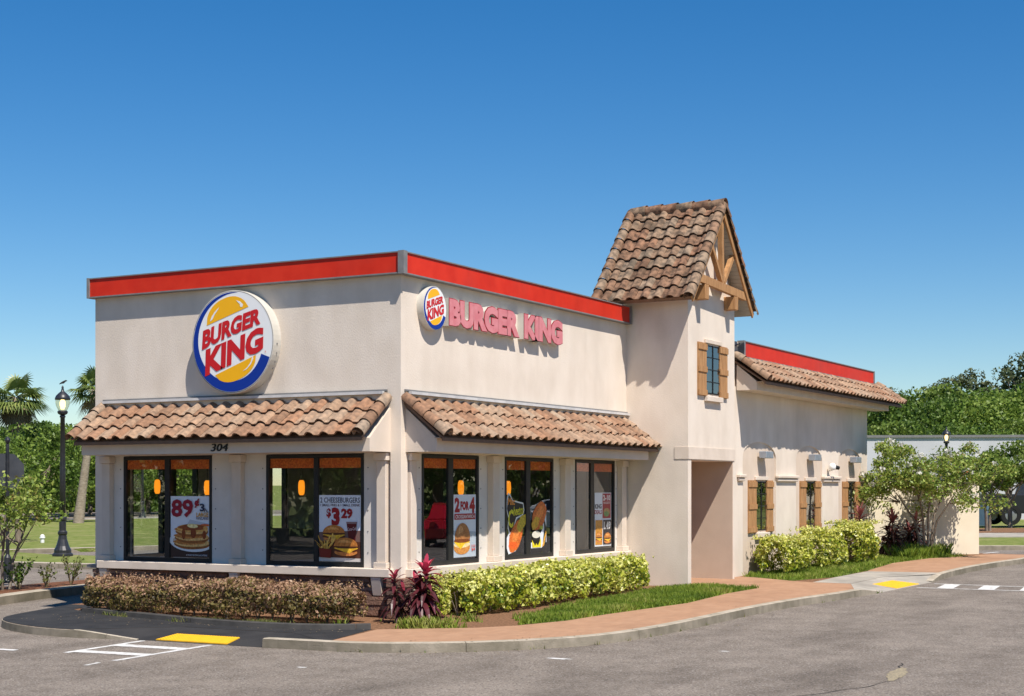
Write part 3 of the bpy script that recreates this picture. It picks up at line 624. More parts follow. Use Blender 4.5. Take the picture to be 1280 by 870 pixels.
# red band: L side, R side, corner caps
bd = .14
def band(axis, a, b, base, z0, z1, caps):
    def bx(mb, p, q, d0, d1, zz0, zz1):
        if axis == 'L': mb.box(base-d1, base-d0, p, q, zz0, zz1)
        else: mb.box(p, q, base-d1, base-d0, zz0, zz1)
    mb = MB(); bx(mb, a, b, .0, bd-.02, z0+.012, z1-.012); o = mb.build('roof_band', 'red', bld)
    mb = MB(); bx(mb, a-.001, b+.001, -.04, bd, z1-.016, z1+.004); bx(mb, a-.001, b+.001, .002, bd, z0-.012, z0+.010); mb.build('band_trim', 'grey_metal', o)
    for p, q in caps:
        mb = MB(); bx(mb, p, q, -.02, bd+.012, z0-.016, z1+.008); mb.build('band_cap', 'grey_metal', o)
band('L', -.10, 6.70, 0, 5.585, 5.93, [(6.665, 6.72)])
band('R', -.10, 8.66, 0, 5.58, 5.93, [(8.60, 8.668)])
MB().box(-.158, -.045, -.158, -.045, 5.566, 5.94).build('corner_cap', 'grey_metal', bld)
MB().box(0, 8.6, 6.65, 6.78, 5.58, 5.93).build('roof_band', 'red', bld)

# ---- tower
TY = -1.4; TX0, TX1 = 8.709, 11.386
t = MB(); DX0, DX1, DZ = 8.885, 11.30, 2.70
t.box(TX0, TX1, TY, 1.3, DZ, 6.08)                      # upper shaft
t.box(TX0, DX0, TY, 1.3, -.2, DZ); t.box(DX1, TX1, TY, 1.3, -.2, DZ)
t.box(TX0, TX1, 1.3, 1.45, -.2, 6.08)
# gable triangle
t.prism([(TX0, 6.08), (TX1, 6.08), (10.05, 7.95)], TY, TY+.15, lambda p, q: (p[0], q, p[1])); t.prism([(TX0, 6.08), (TX1, 6.08), (10.05, 7.95)], .2, .35, lambda p, q: (p[0], q, p[1]))
t.build('tower_wall', 'stucco', bld)
MB().box(DX1-.012, DX1-.001, TY+.01, 1.29, -.1, DZ-.004).build('passage_wall', 'passage', bld)
mb = MB(); mb.box(DX0+.002, DX1-.002, 1.1, 1.16, -.1, DZ-.01); mb.build('passage_wall', 'passage', bld)
MB().box(TX0-.012, TX1+.012, TY-.018, TY+.3, 2.72, 2.97).build('tower_band', 'stucco_trim', bld)
# tower roof
ex0, ex1, ez, rx, rz, gy0, gy1 = 8.2, 11.93, 6.0, 10.05, 8.16, -1.70, .55
for sx, e in ((-1, ex0), (1, ex1)):
    d = Vector((e-rx, 0, ez-rz)); S = d.length
    mb = MB(); P0 = Vector((rx, gy0+.08, rz))
    tiles(mb, P0, (0, 1, 0), d, gy1-gy0-.16, S, .3, 9, .065, .045, seed=40+sx)
    mb.build('tower_roof_tiles', 'tile_old', bld, smooth=True)
    # deck: thin slab with wooden verge
    n2 = Vector((-d.z, 0, d.x)).normalized()
    if n2.z > 0: n2 = -n2
    a, b = Vector((rx, 0, rz)), Vector((e, 0, ez))
    mb = MB(); a1, b1 = a+n2*.03, b+n2*.03-d.normalized()*.05; a2, b2 = a1+n2*.09, b1+n2*.09
    mb.prism([(a1.x, a1.z), (b1.x, b1.z), (b2.x, b2.z), (a2.x, a2.z)], gy0+.06, gy1-.06, lambda p, q: (p[0], q, p[1])); mb.build('tower_roof_deck', 'fascia' if sx < 0 else 'soffitboard', bld)
    mb = MB(); mb.prism([(a1.x, a1.z-.01), (b1.x, b1.z), (b2.x, b2.z-.04), (a2.x, a2.z-.06)], gy0+.02, gy0+.055, lambda p, q: (p[0], q, p[1])); mb.build('barge_board', 'wood', bld)
    mb = MB(); nn = Vector((abs(d.z)*sx, 0, abs(d.x)))
    for yy, s_ in ((gy0+.06, 5), (gy1-.06, 8)):
        barrels(mb, (rx, yy, rz+.02), (e+sx*.01, yy, ez+.02), nn, .115, 9, 60+s_+sx); mb.build('rake_tiles', 'tile_old', bld, smooth=True); mb = MB()
mb = MB(); barrels(mb, (rx, gy1-.05, rz+.0), (rx, gy0+.0, rz+.0), (0, 0, 1), .14, 6, 77, arc=1.4); mb.build('ridge_tiles', 'tile_old', bld, smooth=True)
# soffit boards inside the overhang (right slope lines)
mb = MB()
dd_ = Vector((ex1-rx, 0, ez-rz)); nn_ = Vector((dd_.z, 0, -dd_.x)).normalized()
for k in range(26):
    f = (k+.5)/27; pp = Vector((rx, (TY+gy0)/2+.03, rz))+dd_*f+nn_*.128; mb.obox(pp, dd_, (0, 1, 0), nn_, .0505, .13, .006)
mb.build('soffit_boards', 'soffitboard', bld)
# truss
yt = gy0+.10
tr = MB(); tr.beam((8.78, yt, 6.47), (11.48, yt, 6.36), .10, .17); tr.build('truss_beam', 'wood', bld)
MB().beam((10.14, yt+.02, 6.50), (10.08, yt+.02, 7.85), .11, .10, (0, 1, 0)).build('truss_post', 'wood', bld)
MB().beam((10.08, yt+.015, 6.55), (9.45, yt+.015, 7.28), .09, .10, (0, 1, 0)).build('truss_brace', 'wood', bld)
MB().beam((10.20, yt+.015, 6.52), (10.82, yt+.015, 7.24), .09, .10, (0, 1, 0)).build('truss_brace', 'wood', bld)
for x0, x1, z0, z1 in ((9.03, 9.23, 6.05, 6.36), (10.74, 10.94, 6.0, 6.29)):
    mb = MB(); mb.bbox(x0, x1, yt-.06, TY+.01, z0, z1, .01); o = mb.build('corbel', 'wood', bld)
# tower window
def shutter(x0, x1, y, z0, z1, par):
    mb = MB(); n = 2
    for k in range(n): mb.box(x0+(x1-x0)*k/n+.004, x0+(x1-x0)*(k+1)/n-.004, y-.035, y-.002, z0, z1)
    for f in (.06, .5, .92): mb.box(x0-.005, x1+.005, y-.055, y-.034, z0+(z1-z0)*f-.06, z0+(z1-z0)*f+.06)
    return mb.build('shutter', 'wood', par)
def small_window(x0, x1, y, z0, z1, sh0, sh1, top=True):
    w_ = MB(); w_.box(x0, x1, y-.012, y-.001, z0, z1); f = w_.build('window', 'black', bld)
    g = MB(); g.add([(x0+.03, y-.016, z0+.03), (x1-.03, y-.016, z0+.03), (x1-.03, y-.016, z1-.03), (x0+.03, y-.016, z1-.03)], [(0, 1, 2, 3)]); g.build('pane', 'glassdark', f)
    mb = MB(); cx = (x0+x1)/2; mb.box(cx-.012, cx+.012, y-.03, y-.012, z0, z1)
    for k in (1, 2, 3): zz = z0+(z1-z0)*k/4; mb.box(x0, x1, y-.028, y-.013, zz-.01, zz+.01)
    mb.build('glazing_bars', 'black', f)
    shutter(sh0, x0+.0, y, z0-.05, z1+.03, f); shutter(x1-.0, sh1, y, z0-.05, z1+.03, f)
    MB().bbox(x0-.07, x1+.07, y-.09, y-.001, z0-.16, z0-.05, .008).build('window_sill', 'stucco_trim', f)
    if top: MB().bbox(x0-.07, x1+.07, y-.05, y-.001, z1+.035, z1+.12, .006).build('window_lintel', 'stucco_trim', f)
small_window(9.66, 10.43, TY, 4.12, 5.16, 9.20, 10.88)

# ---- rear wing
WY = -1.2; WX0, WX1, WT = 11.40, 22.55, 4.42
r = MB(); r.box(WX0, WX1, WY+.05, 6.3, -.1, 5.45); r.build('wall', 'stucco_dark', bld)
fr = MB(); bays = [(12.501, 14.773), (16.269, 18.386), (19.816, 21.93)]; cur = WX0; y0, y1 = WY+.022, WY+.048
for a, b in bays:
    fr.box(cur, a, y0, y1, -.1, WT)
    spring, top = 2.83, 3.20; cx = (a+b)/2; rr = (b-a)/2
    nseg = 16; pr = []
    for k in range(nseg+1):
        an = math.pi*k/nseg; pr.append((cx-rr*math.cos(an), spring+(top-spring)*math.sin(an)))
    for (xa, za), (xb, zb) in zip(pr, pr[1:]):
        fr.prism([(xa, za), (xb, zb), (xb, WT), (xa, WT)], y0, y1, lambda p, q: (p[0], q, p[1]))
    cur = b
fr.box(cur, WX1, y0, y1, -.1, WT); fr.build('arcade_wall', 'stucco', bld)
for a, b in ((12.14, 12.50), (14.773, 16.269), (18.386, 19.816), (21.93, 22.56)):
    mb = MB(); mb.bbox(a-.03, b+.03, WY-.07, WY+.021, 2.36, 2.43, .012); mb.bbox(a, b, WY-.04, WY+.021, 2.275, 2.358, .015); mb.build('ledge', 'stucco_trim', bld)
for x0, x1, s0, s1 in ((13.412, 14.124, 12.893, 14.571), (17.077, 17.808, 16.606, 18.277), (20.699, 21.361, 20.217, 21.827)):
    small_window(x0, x1, WY+.05, 1.12, 2.27, s0, s1)
# eave of rear wing
prof = [(0, 4.33), (-.48, 4.33), (-.48, 4.52), (0, 4.92)]
MB().prism(prof, 12.05, 23.0, lambda p, q: (q, WY+p[0], p[1])).build('beam', 'stucco_trim', bld)
def awn2():
    S = math.hypot(.75, .56); P = lambda q, o, z: (q, WY-o, z); zt, zb = 5.10, 4.54
    mb = MB(); mb.prism([(-.1, zt-.045), (.70, zb-.03), (.70, zb-.09), (.67, zb-.09), (.67, zb-.055), (-.1, zt-.10)], 12.02, 23.6, lambda p, q: P(q, p[0], p[1])); mb.build('fascia', 'fascia', bld)
    mb = MB(); tiles(mb, P(12.0, -.05, zt+.03), (1, 0, 0), (0, -.75/S, -.56/S), 11.6, S+.05, .3, 3, seed=51); mb.build('roof_tiles', 'tile', bld, smooth=True)
    mb = MB(); Nr = (0, -.56, .75)
    barrels(mb, P(12.02, -.05, zt+.06), P(12.02, .77, zb+.035), Nr, .105, 4, 52); mb.build('rake_tiles', 'tile', bld, smooth=True); mb = MB(); barrels(mb, P(23.6, -.05, zt+.06), P(23.6, .77, zb+.035), Nr, .105, 4, 53)
    mb.build('rake_tiles', 'tile', bld, smooth=True)
awn2()
band('R', 12.35, 22.9, WY+.05, 5.11, 5.47, [(12.27, 12.36), (22.86, 22.92)])
MB().tube([(11.39, WY+.1, 5.0), (11.8, WY, 5.3), (12.3, WY, 5.42)], [.012]*3, 5).build('cable', 'black', bld)

# sconces, camera: fixed things hanging on the wall
sconce0 = None
for i, (x, lb) in enumerate(((13.75, 'grey box wall light above the first rear shuttered window, nearest the tower'), (17.42, 'grey box wall light above the middle rear shuttered window'), (21.03, 'grey box wall light above the rear shuttered window farthest from the tower'))):
    if i == 0:
        sconce0 = thing('wall_light', lb, 'wall light', (x, WY+.05, 2.90), 'box lights on the rear wall', local=True)
        MB().bbox(-.25, .25, -.24, -.06, -.08, .08, .01).build('light_box', 'steel', sconce0)
        MB().box(-.08, .08, -.062, -.002, -.06, .05).build('mount', 'steel', sconce0)
    else: dup(sconce0, (x, WY+.05, 2.90), lb)
cm = thing('security_camera', 'small white security camera on the rear wall between two box lights', 'camera', (18.95, WY, 2.68), local=True)
MB().lathe([(.06, 0), (.09, .03), (.09, .12), (.05, .17), (.01, .185)], (-.12, -.12, -.08), 14).build('dome', 'cleanwhite', cm, smooth=True)
MB().tube([(-.03, -.13, .0), (.07, -.24, -.03)], [.06, .05], 10).build('lens_housing', 'black', cm)
MB().tube([(-.1, -.11, -.08), (0, 0, -.1)], [.02, .02], 6).build('arm', 'cleanwhite', cm)

# ------------------------------------------------------------------ text
def text_geo(s, off=.0, ext=.0, res=3, shear=0.):
    cu = bpy.data.curves.new('t', 'FONT'); cu.body = s; cu.offset = off; cu.extrude = ext; cu.resolution_u = res; cu.shear = shear
    ob = bpy.data.objects.new('t', cu); COL.objects.link(ob)
    dg = bpy.context.evaluated_depsgraph_get(); me = bpy.data.meshes.new_from_object(ob.evaluated_get(dg))
    V = np.array([v.co[:] for v in me.vertices]); F = [tuple(p.vertices) for p in me.polygons]
    bpy.data.objects.remove(ob); bpy.data.curves.remove(cu); bpy.data.meshes.remove(me)
    mn, mx = V.min(0), V.max(0); V[:, 0] = (V[:, 0]-mn[0])/(mx[0]-mn[0]); V[:, 1] = (V[:, 1]-mn[1])/(mx[1]-mn[1])
    return V, F
def put_text(mb, s, fn, off=.03, res=3):
    if len(s) > 6: off = min(off, .012)
    V, F = text_geo(s, off, 0, res); mb.add([fn(v[0], v[1]) for v in V], F)

# ---- round sign (burger emblem)
def emblem(root, fn, detail=True):
    """fn(u, v, h) -> world; unit disc faces out, h metres in front of the face"""
    n = 64; ring = lambda r, cx=0, cy=0: [(cx+r*math.cos(2*math.pi*k/n), cy+r*math.sin(2*math.pi*k/n)) for k in range(n)]
    can = MB(); a = [fn(u, v, None) for u, v in ring(1.0)]; b = [fn(u, v, 0) for u, v in ring(1.0)]; b2 = [fn(u, v, .004) for u, v in ring(.985)]; a2 = [fn(u*.9, v*.9, None) for u, v in ring(1.0)]
    m = len(a); vs = a+b+b2; can.add(vs, [(i, (i+1) % m, (i+1) % m+m, i+m) for i in range(m)]+[(i+m, (i+1) % m+m, (i+1) % m+2*m, i+2*m) for i in range(m)]); can.add(a, [tuple(range(m))])
    can.build('can', 'can', root)
    f = MB(); f.poly([fn(u, v, .003) for u, v in ring(.975)]); face = f.build('face', 'cleanwhite', root)
    # blue crescent
    cr = MB(); out = []; inn = []; a0, a1 = R_(-20), R_(-278)
    for k in range(71):
        t_ = k/70; an = a0+(a1-a0)*t_; out.append((.965*math.cos(an), .965*math.sin(an)))
        th = .235*(1-t_)**.9+.02 if t_ > .25 else .235*(.7**.9)+.02+.055*((.25-t_)/.25)
        th = np.interp(t_, [0, .12, .3, .45, .6, .75, .9, 1], [.215, .21, .20, .165, .125, .095, .05, .004])
        inn.append(((.965-th)*math.cos(an), (.965-th)*math.sin(an)))
    for k in range(70): cr.add([fn(*out[k], .006), fn(*out[k+1], .006), fn(*inn[k+1], .006), fn(*inn[k], .006)], [(0, 1, 2, 3)])
    cr.build('blue_crescent', 'blue', face)
    # buns
    def arcpoly(p, q, bulge, n=18, top=True):
        p, q = Vector(p), Vector(q); d = q-p; nn = Vector((-d.y, d.x)).normalized()*(1 if top else -1); out = []
        for k in range(n+1):
            t_ = k/n; h = bulge*(1-abs(2*t_-1)**2.3)**.62; out.append(p.lerp(q, t_)+nn*h)
        return out
    bm_ = MB()
    up = arcpoly((-.63, .345), (.40, .66), .36); bm_.poly([fn(p.x, p.y, .007) for p in up]); bm_.build('yellow_bun', 'yellow', face); bm_ = MB()
    dn = arcpoly((-.42, -.63), (.58, -.275), .29, top=False); bm_.poly([fn(p.x, p.y, .007) for p in dn])
    bm_.build('yellow_bun', 'yellow', face)
    if detail:
        hl = MB()
        for P_, s_ in (([(-.55, .42), (-.50, .52), (-.42, .61), (-.32, .69), (-.35, .64), (-.43, .55), (-.49, .45)], 0), ([(.10, .80), (.20, .77), (.27, .71), (.25, .66), (.20, .67), (.19, .72), (.14, .76)], 0), ([(.50, -.28), (.46, -.40), (.38, -.50), (.26, -.58), (.36, -.54), (.46, -.45), (.52, -.34)], 0)):
            hl.poly([fn(u, v, .010) for u, v in P_]); hl.build('highlight', 'cleanwhite', face); hl = MB()
    tx = MB()
    def burg(x, y):   # BURGER: rising line
        u = -.75+1.44*x; base = -.135+.45*x+.02*math.sin(math.pi*x); h = .385-.06*x; return fn(u+.03*y, base+h*y, .010)
    def king(x, y):
        u = -.67+1.42*x; base = -.655+.46*x; h = .535-.06*x; return fn(u+.02*y, base+h*y, .010)
    put_text(tx, 'BURGER', burg, .052); put_text(tx, 'KING', king, .052)
    tx.build('lettering', 'redtext', face)
    return face
bs = thing('round_sign', 'big round burger sign with blue crescent on the left facade', 'sign', (0, 3.3, 4.6))
bcy, bcz, bR = 3.30, 4.615, .885
emblem(bs, lambda u, v, h: (-.001 if h is None else -.205-h*1.0, bcy-u*bR, bcz+v*bR))
mb = MB(); put_text(mb, 'R', lambda x, y: (-.2175, bcy-(.80+.03*x)*bR, bcz+(-.24+.035*y)*bR), .0)
mb.build('trademark', 'redtext', bs)
# seam and bolts on the can
mb = MB()
for an in (-4, -14, -24, -32): a_ = R_(an); mb.obox((-.12-.002*an, bcy-math.cos(a_)*bR*1.0, bcz+math.sin(a_)*bR), (1, 0, 0), (0, 1, 0), (0, 0, 1), .012, .008, .014)
mb.build('bolts', 'grey_metal', bs)
ss = thing('round_sign', 'small round burger sign at the start of the pink lettering', 'sign', (.8, 0, 5.1))
scx, scz, sR = .84, 5.105, .365
emblem(ss, lambda u, v, h: (scx+u*sR, -.001 if h is None else -.13-h*.6, scz+v*sR), False)
# channel letters
ls = thing('letter_sign', 'pink channel letters spelling the restaurant name on the right facade', 'sign', (3.4, 0, 5.1))
def channel(s, xa, xb, z0, z1):
    V, F = text_geo(s, .09, 0, 3)
    # per-letter islands: front faces, and an extruded outline
    import bmesh
    from collections import defaultdict
    V2 = [(xa+(xb-xa)*v[0], z0+(z1-z0)*v[1]) for v in V]
    cnt = defaultdict(int)
    for f in F:
        for i in range(len(f)): cnt[frozenset((f[i], f[(i+1) % len(f)]))] += 1
    side = MB(); front = MB(); rim = MB()
    par = list(range(len(V)))
    def fd(a):
        while par[a] != a: par[a] = par[par[a]]; a = par[a]
        return a
    for f in F:
        for i in range(1, len(f)): par[fd(f[i])] = fd(f[0])
    groups = defaultdict(list)
    for f in F: groups[fd(f[0])].append(f)
    order = sorted(groups, key=lambda g: min(V2[i][0] for f in groups[g] for i in f))
    for g in order:
        fs = groups[g]; ids = sorted({i for f in fs for i in f}); mp = {i: k for k, i in enumerate(ids)}
        fr_ = MB(); fr_.add([(V2[i][0], -.131, V2[i][1]) for i in ids], [tuple(mp[i] for i in f) for f in fs])
        sd = MB()
        for f in fs:
            for i in range(len(f)):
                a, b = f[i], f[(i+1) % len(f)]
                if cnt[frozenset((a, b))] == 1:
                    (x0, z0_), (x1, z1_) = V2[a], V2[b]
                    sd.add([(x0, -.002, z0_), (x1, -.002, z1_), (x1, -.128, z1_), (x0, -.128, z0_)], [(0, 1, 2, 3)])
        lt = fr_.build('letter', 'darkred', ls); sd.build('letter_side', 'can', lt)
    return
def channel_face(s, xa, xb, z0, z1):                     # slightly thinner pink acrylic in front of the red trim
    V, F = text_geo(s, .066, 0, 3); mx = .012
    mb = MB(); mb.add([(xa+mx+(xb-xa-2*mx)*v[0], -.136, z0+mx+(z1-z0-2*mx)*v[1]) for v in V], F); mb.build('letter_face', 'pink', ls)
for s_, xa, xb in (('BURGER', 1.28, 3.77), ('KING', 3.93, 5.50)):
    channel(s_, xa, xb, 4.85, 5.335); channel_face(s_, xa, xb, 4.85, 5.335)
# address number
V, F = text_geo('304', .0, .012, 3, 0); mb = MB(); mb.add([(-.613-v[2], 3.43-.35*v[0]-.03*v[1], 2.735+.125*v[1]) for v in V], F)
tag(mb.build('address_number', 'black'), 'black street number 304 on the beam above the left windows', 'number')

# ------------------------------------------------------------------ posters
PM = {}
def pc(c):
    if c not in PM: l_ = lin(c); food = max(c)-min(c) > 45 and c[0] > 90 and c[1] > 55; PM[c] = mat('print_%02x%02x%02x' % c, tuple(v*.8 for v in l_) if food else l_, tuple(min(1, v*1.3) for v in l_) if food else None, 26, rough=.4, spec=.35, contrast=(.36, .62))
    return PM[c]
class Poster:
    def __init__(s, axis, a, b, z0, z1, label, cat='poster', group=None, bg=(226, 230, 236), name='window_poster', flat=RC+.010):
        s.axis, s.a, s.b, s.z0, s.z1, s.layer = axis, a, b, z0, z1, 0; s.flat = flat
        s.root = thing(name, label, cat, (0, 0, 0), group)
        if bg: s.shape([(0, 0), (1, 0), (1, 1), (0, 1)], bg, 'sheet')
    def P(s, u, v):
        d = s.flat-.0008*s.layer
        return (d, s.a+(s.b-s.a)*u, s.z0+(s.z1-s.z0)*v) if s.axis == 'L' else (s.a+(s.b-s.a)*u, d, s.z0+(s.z1-s.z0)*v)
    def shape(s, pts, c, name='print'):
        s.layer += 1; mb = MB(); mb.poly([s.P(*p) for p in pts]); return mb.build(name, pc(c), s.root)
    def ell(s, cx, cy, rx, ry, c, a0=0, a1=360, rot=0, name='print', n=28, wob=0):
        cr, sr = math.cos(R_(rot)), math.sin(R_(rot)); pts = []
        asp = abs((s.b-s.a)/(s.z1-s.z0))
        for k in range(n+(a1-a0 < 360)):
            t_ = R_(a0+(a1-a0)*k/n); w_ = 1+wob*math.sin(5*t_+cx*9); x, y = rx*math.cos(t_)*w_*asp, ry*math.sin(t_)*w_
            pts.append((cx+(x*cr-y*sr)/asp, cy+x*sr+y*cr))
        return s.shape(pts, c, name)
    def text(s, t_, u0, u1, v0, v1, c, off=.03, slant=0, rise=0, name='lettering'):
        s.layer += 1; mb = MB(); put_text(mb, t_, lambda x, y: s.P(u0+(u1-u0)*x+slant*y, v0+(v1-v0)*y+rise*x), off, 2); return mb.build(name, pc(c), s.root)
# poster 1: pancakes
p = Poster('L', 4.935, 4.05, .89, 1.97, 'pancake price poster in the right pane of the left facade window nearest the street lamp')
p.shape([(0, 0), (1, 0), (1, .22), (.75, .12), (.4, .10), (.12, .18), (0, .30)], (60, 42, 40)); p.shape([(0, .28), (.3, .40), (.5, .62), (1, .55), (1, .3), (.5, .2)], (196, 200, 206))
p.ell(.55, .26, .58, .17, (232, 232, 230), rot=-2); p.ell(.56, .27, .50, .13, (205, 190, 170))
for v_, r_ in ((.215, .46), (.315, .44), (.42, .42)):
    p.ell(.56, v_, r_, .085, (150, 88, 40), wob=.02); p.ell(.56, v_+.022, r_*.98, .066, (222, 176, 108), wob=.02); p.ell(.5, v_+.04, r_*.9, .05, (190, 120, 58), wob=.05)
p.ell(.57, .475, .40, .07, (214, 158, 84)); p.ell(.55, .49, .33, .05, (142, 72, 34), wob=.10); p.ell(.60, .40, .07, .085, (128, 58, 26)); p.ell(.35, .38, .05, .09, (138, 66, 30)); p.ell(.88, .37, .05, .07, (132, 60, 28))
p.ell(.58, .515, .14, .035, (240, 214, 150), rot=-4); p.ell(.9, .53, .12, .02, (196, 98, 50))
p.text('89', .03, .60, .65, .95, (150, 22, 48), .035); p.text('¢', .63, .76, .81, .96, (150, 22, 48), .05); p.text('3', .77, .89, .75, .88, (40, 46, 74), .04); p.text('Pc.', .88, .99, .74, .80, (40, 46, 74), .02)
p.text('LARGE', .68, .99, .665, .735, (206, 150, 60), .03); p.text('PANCAKES', .68, .99, .615, .665, (52, 56, 92), .03); p.text('AT PARTICIPATING LOCATIONS', .42, .96, .025, .05, (230, 230, 232), .0)
# poster 2: cheeseburgers
def burger(p, cx, cy, s_, cut=False):
    p.ell(cx, cy-.055*s_, .25*s_, .05*s_, (196, 122, 62)); p.ell(cx, cy-.02*s_, .27*s_, .035*s_, (92, 46, 26), wob=.05)
    p.shape([(cx-.26*s_, cy+.0*s_), (cx-.05*s_, cy-.045*s_), (cx+.08*s_, cy-.07*s_), (cx+.16*s_, cy-.03*s_), (cx+.27*s_, cy+.0*s_), (cx+.2*s_, cy+.03*s_), (cx-.2*s_, cy+.03*s_)], (240, 178, 50))
    p.ell(cx, cy+.02*s_, .27*s_, .022*s_, (88, 48, 24), wob=.04); p.ell(cx, cy+.03*s_, .26*s_, .12*s_, (188, 118, 54), 0, 180); p.ell(cx-.03*s_, cy+.06*s_, .16*s_, .06*s_, (216, 154, 84), 20, 160)
p = Poster('L', 1.69, .835, .89, 1.995, 'two cheeseburgers meal poster in the left facade window nearest the building corner')
p.shape([(0, .44), (0, .0), (1, 0), (1, .47)], (120, 92, 84)); p.shape([(0, .30), (0, .05), (1, .04), (1, .30)], (92, 54, 40)); p.shape([(0, .0), (1, 0), (1, .05), (0, .06)], (206, 198, 192))
p.text('2 CHEESEBURGERS', .03, .97, .885, .965, (30, 34, 62), .03); p.text('1 SMALL FRIES & 1 SMALL DRINK', .03, .97, .83, .868, (64, 30, 52), .012)
p.text('3', .30, .50, .535, .815, (158, 24, 34), .06); p.text('$', .18, .29, .65, .80, (158, 24, 34), .04); p.text('29', .53, .80, .645, .80, (158, 24, 34), .055)
p.shape([(.66, .58), (.90, .58), (.86, .27), (.72, .27)], (96, 24, 28)); p.shape([(.65, .60), (.91, .60), (.90, .57), (.66, .57)], (150, 120, 118)); p.text('Coca-Cola', .68, .90, .46, .51, (225, 200, 200), .01, rise=.02)
burger(p, .36, .40, 1.0)
for k in range(18):
    x = .02+.33*random.random(); y = .18+.12*random.random(); an = random.uniform(.3, 2.6); L_ = .15
    p.shape([(x, y), (x+.03, y-.008), (x+.03+L_*math.cos(an), y+L_*.8*math.sin(an)), (x+L_*math.cos(an), y+L_*.8*math.sin(an)+.008)], (228, 182, 88) if k % 2 else (204, 150, 60))
p.shape([(.02, .2), (.32, .18), (.30, .05), (.05, .06)], (128, 40, 30)); burger(p, .66, .20, 1.08)
# poster 3: breakfast sandwich
p = Poster('R', 1.80, 2.56, .91, 2.0, 'two for four breakfast sandwich poster in the right facade window nearest the corner')
p.shape([(.0, .0), (1, 0), (1, .40), (0, .43)], (176, 186, 196)); p.text('2', .04, .27, .715, .955, (168, 28, 34), .06); p.text('4', .70, .95, .70, .955, (168, 28, 34), .06); p.text('FOR', .30, .68, .745, .895, (168, 28, 34), .06)
p.shape([(.03, .60), (.97, .60), (.97, .695), (.03, .695)], (168, 30, 36)); p.text("CROISSAN'WICH", .07, .93, .618, .678, (236, 230, 226), .02)
p.ell(.36, .16, .36, .115, (196, 132, 66)); p.ell(.36, .20, .36, .05, (232, 204, 150)); p.shape([(.02, .24), (.3, .13), (.5, .22), (.72, .23), (.66, .27), (.04, .28)], (242, 186, 40)); p.ell(.36, .265, .36, .035, (122, 66, 30)); p.ell(.38, .29, .34, .255, (166, 110, 64), 0, 180); p.ell(.30, .33, .14, .17, (196, 142, 92), 30, 170); p.ell(.5, .32, .10, .15, (164, 106, 58), 10, 150)
p.text('2 FOR', .76, .96, .15, .19, (198, 60, 50), .01); p.text('$4', .78, .94, .09, .14, (198, 60, 50), .02)
# clings 4: cheese snack
def puff(p, cx, cy, L_, r_, an, c=(206, 104, 40)):
    p.ell(cx, cy, L_, r_, c, rot=an, wob=.03); p.ell(cx+.02, cy+.03, L_*.6, r_*.45, (226, 132, 60), rot=an, wob=.06)
p = Poster('R', 3.67, 4.37, .95, 2.3, 'snack lettering cling in the left pane of the middle right facade window', 'window sticker', bg=None, name='window_sticker')
def blob(p, pts, c): p.shape(pts, c)
blob(p, [(.0, .58), (.03, .72), (.08, .80), (.2, .78), (.34, .70), (.6, .68), (.92, .66), (.98, .56), (.9, .48), (.55, .44), (.46, .36), (.3, .24), (.16, .22), (.06, .32), (.1, .45)], (232, 232, 228)); blob(p, [(.03, .58), (.06, .70), (.12, .77), (.2, .75), (.34, .68), (.6, .66), (.89, .64), (.94, .56), (.86, .50), (.52, .46), (.42, .37), (.28, .27), (.17, .26), (.1, .34), (.14, .46)], (28, 30, 26))
p.text('C', .08, .36, .32, .57, (214, 204, 40), .03, slant=.02); p.text('heetos', .38, .92, .48, .61, (214, 204, 40), .02, slant=.02, rise=.02); p.text('Mac', .06, .44, .63, .73, (222, 140, 60), .03, slant=.03)
p.shape([(.0, .05), (0, .18), (.12, .25), (.2, .12), (.5, .1), (.5, .0), (.1, -.04)], (226, 230, 236)); puff(p, .50, .20, .5, .15, 50); p.ell(.82, .38, .30, .085, (196, 168, 50), rot=40, wob=.08); p.ell(.34, .08, .24, .05, (232, 96, 36), wob=.04)
p = Poster('R', 4.62, 5.40, .95, 2.3, 'cheese puff artwork cling in the right pane of the middle right facade window', 'window sticker', bg=None, name='window_sticker')
p.shape([(.66, .60), (.78, .64), (.80, .10), (.55, .02), (0, .02), (.0, .10), (.3, .12), (.62, .3), (.58, .5)], (226, 230, 236)); p.shape([(.62, .5), (.80, .30), (.76, .08), (.60, .04), (.68, .3)], (30, 30, 30))
puff(p, .42, .47, .42, .165, 40); p.ell(.22, .37, .22, .075, (208, 160, 46), rot=30, wob=.08); p.ell(.26, .15, .2, .12, (24, 24, 24)); p.ell(.26, .21, .22, .05, (224, 218, 200)); p.shape([(.06, .03), (.04, .14), (.2, .05), (.26, .09), (.34, .05), (.5, .16), (.5, .03)], (226, 204, 36)); p.shape([(.56, .03), (.66, .05), (.8, .24), (.74, .26)], (218, 160, 60)); p.text('Mac', .44, .62, .27, .33, (200, 208, 70), .04, rise=.02)
for k in range(7): p.ell(.1+.05*k+random.uniform(-.03, .03), .76+.03*(k % 4), .05, .018, (150, 140, 124) if k % 2 else (96, 84, 70), rot=random.uniform(0, 90))
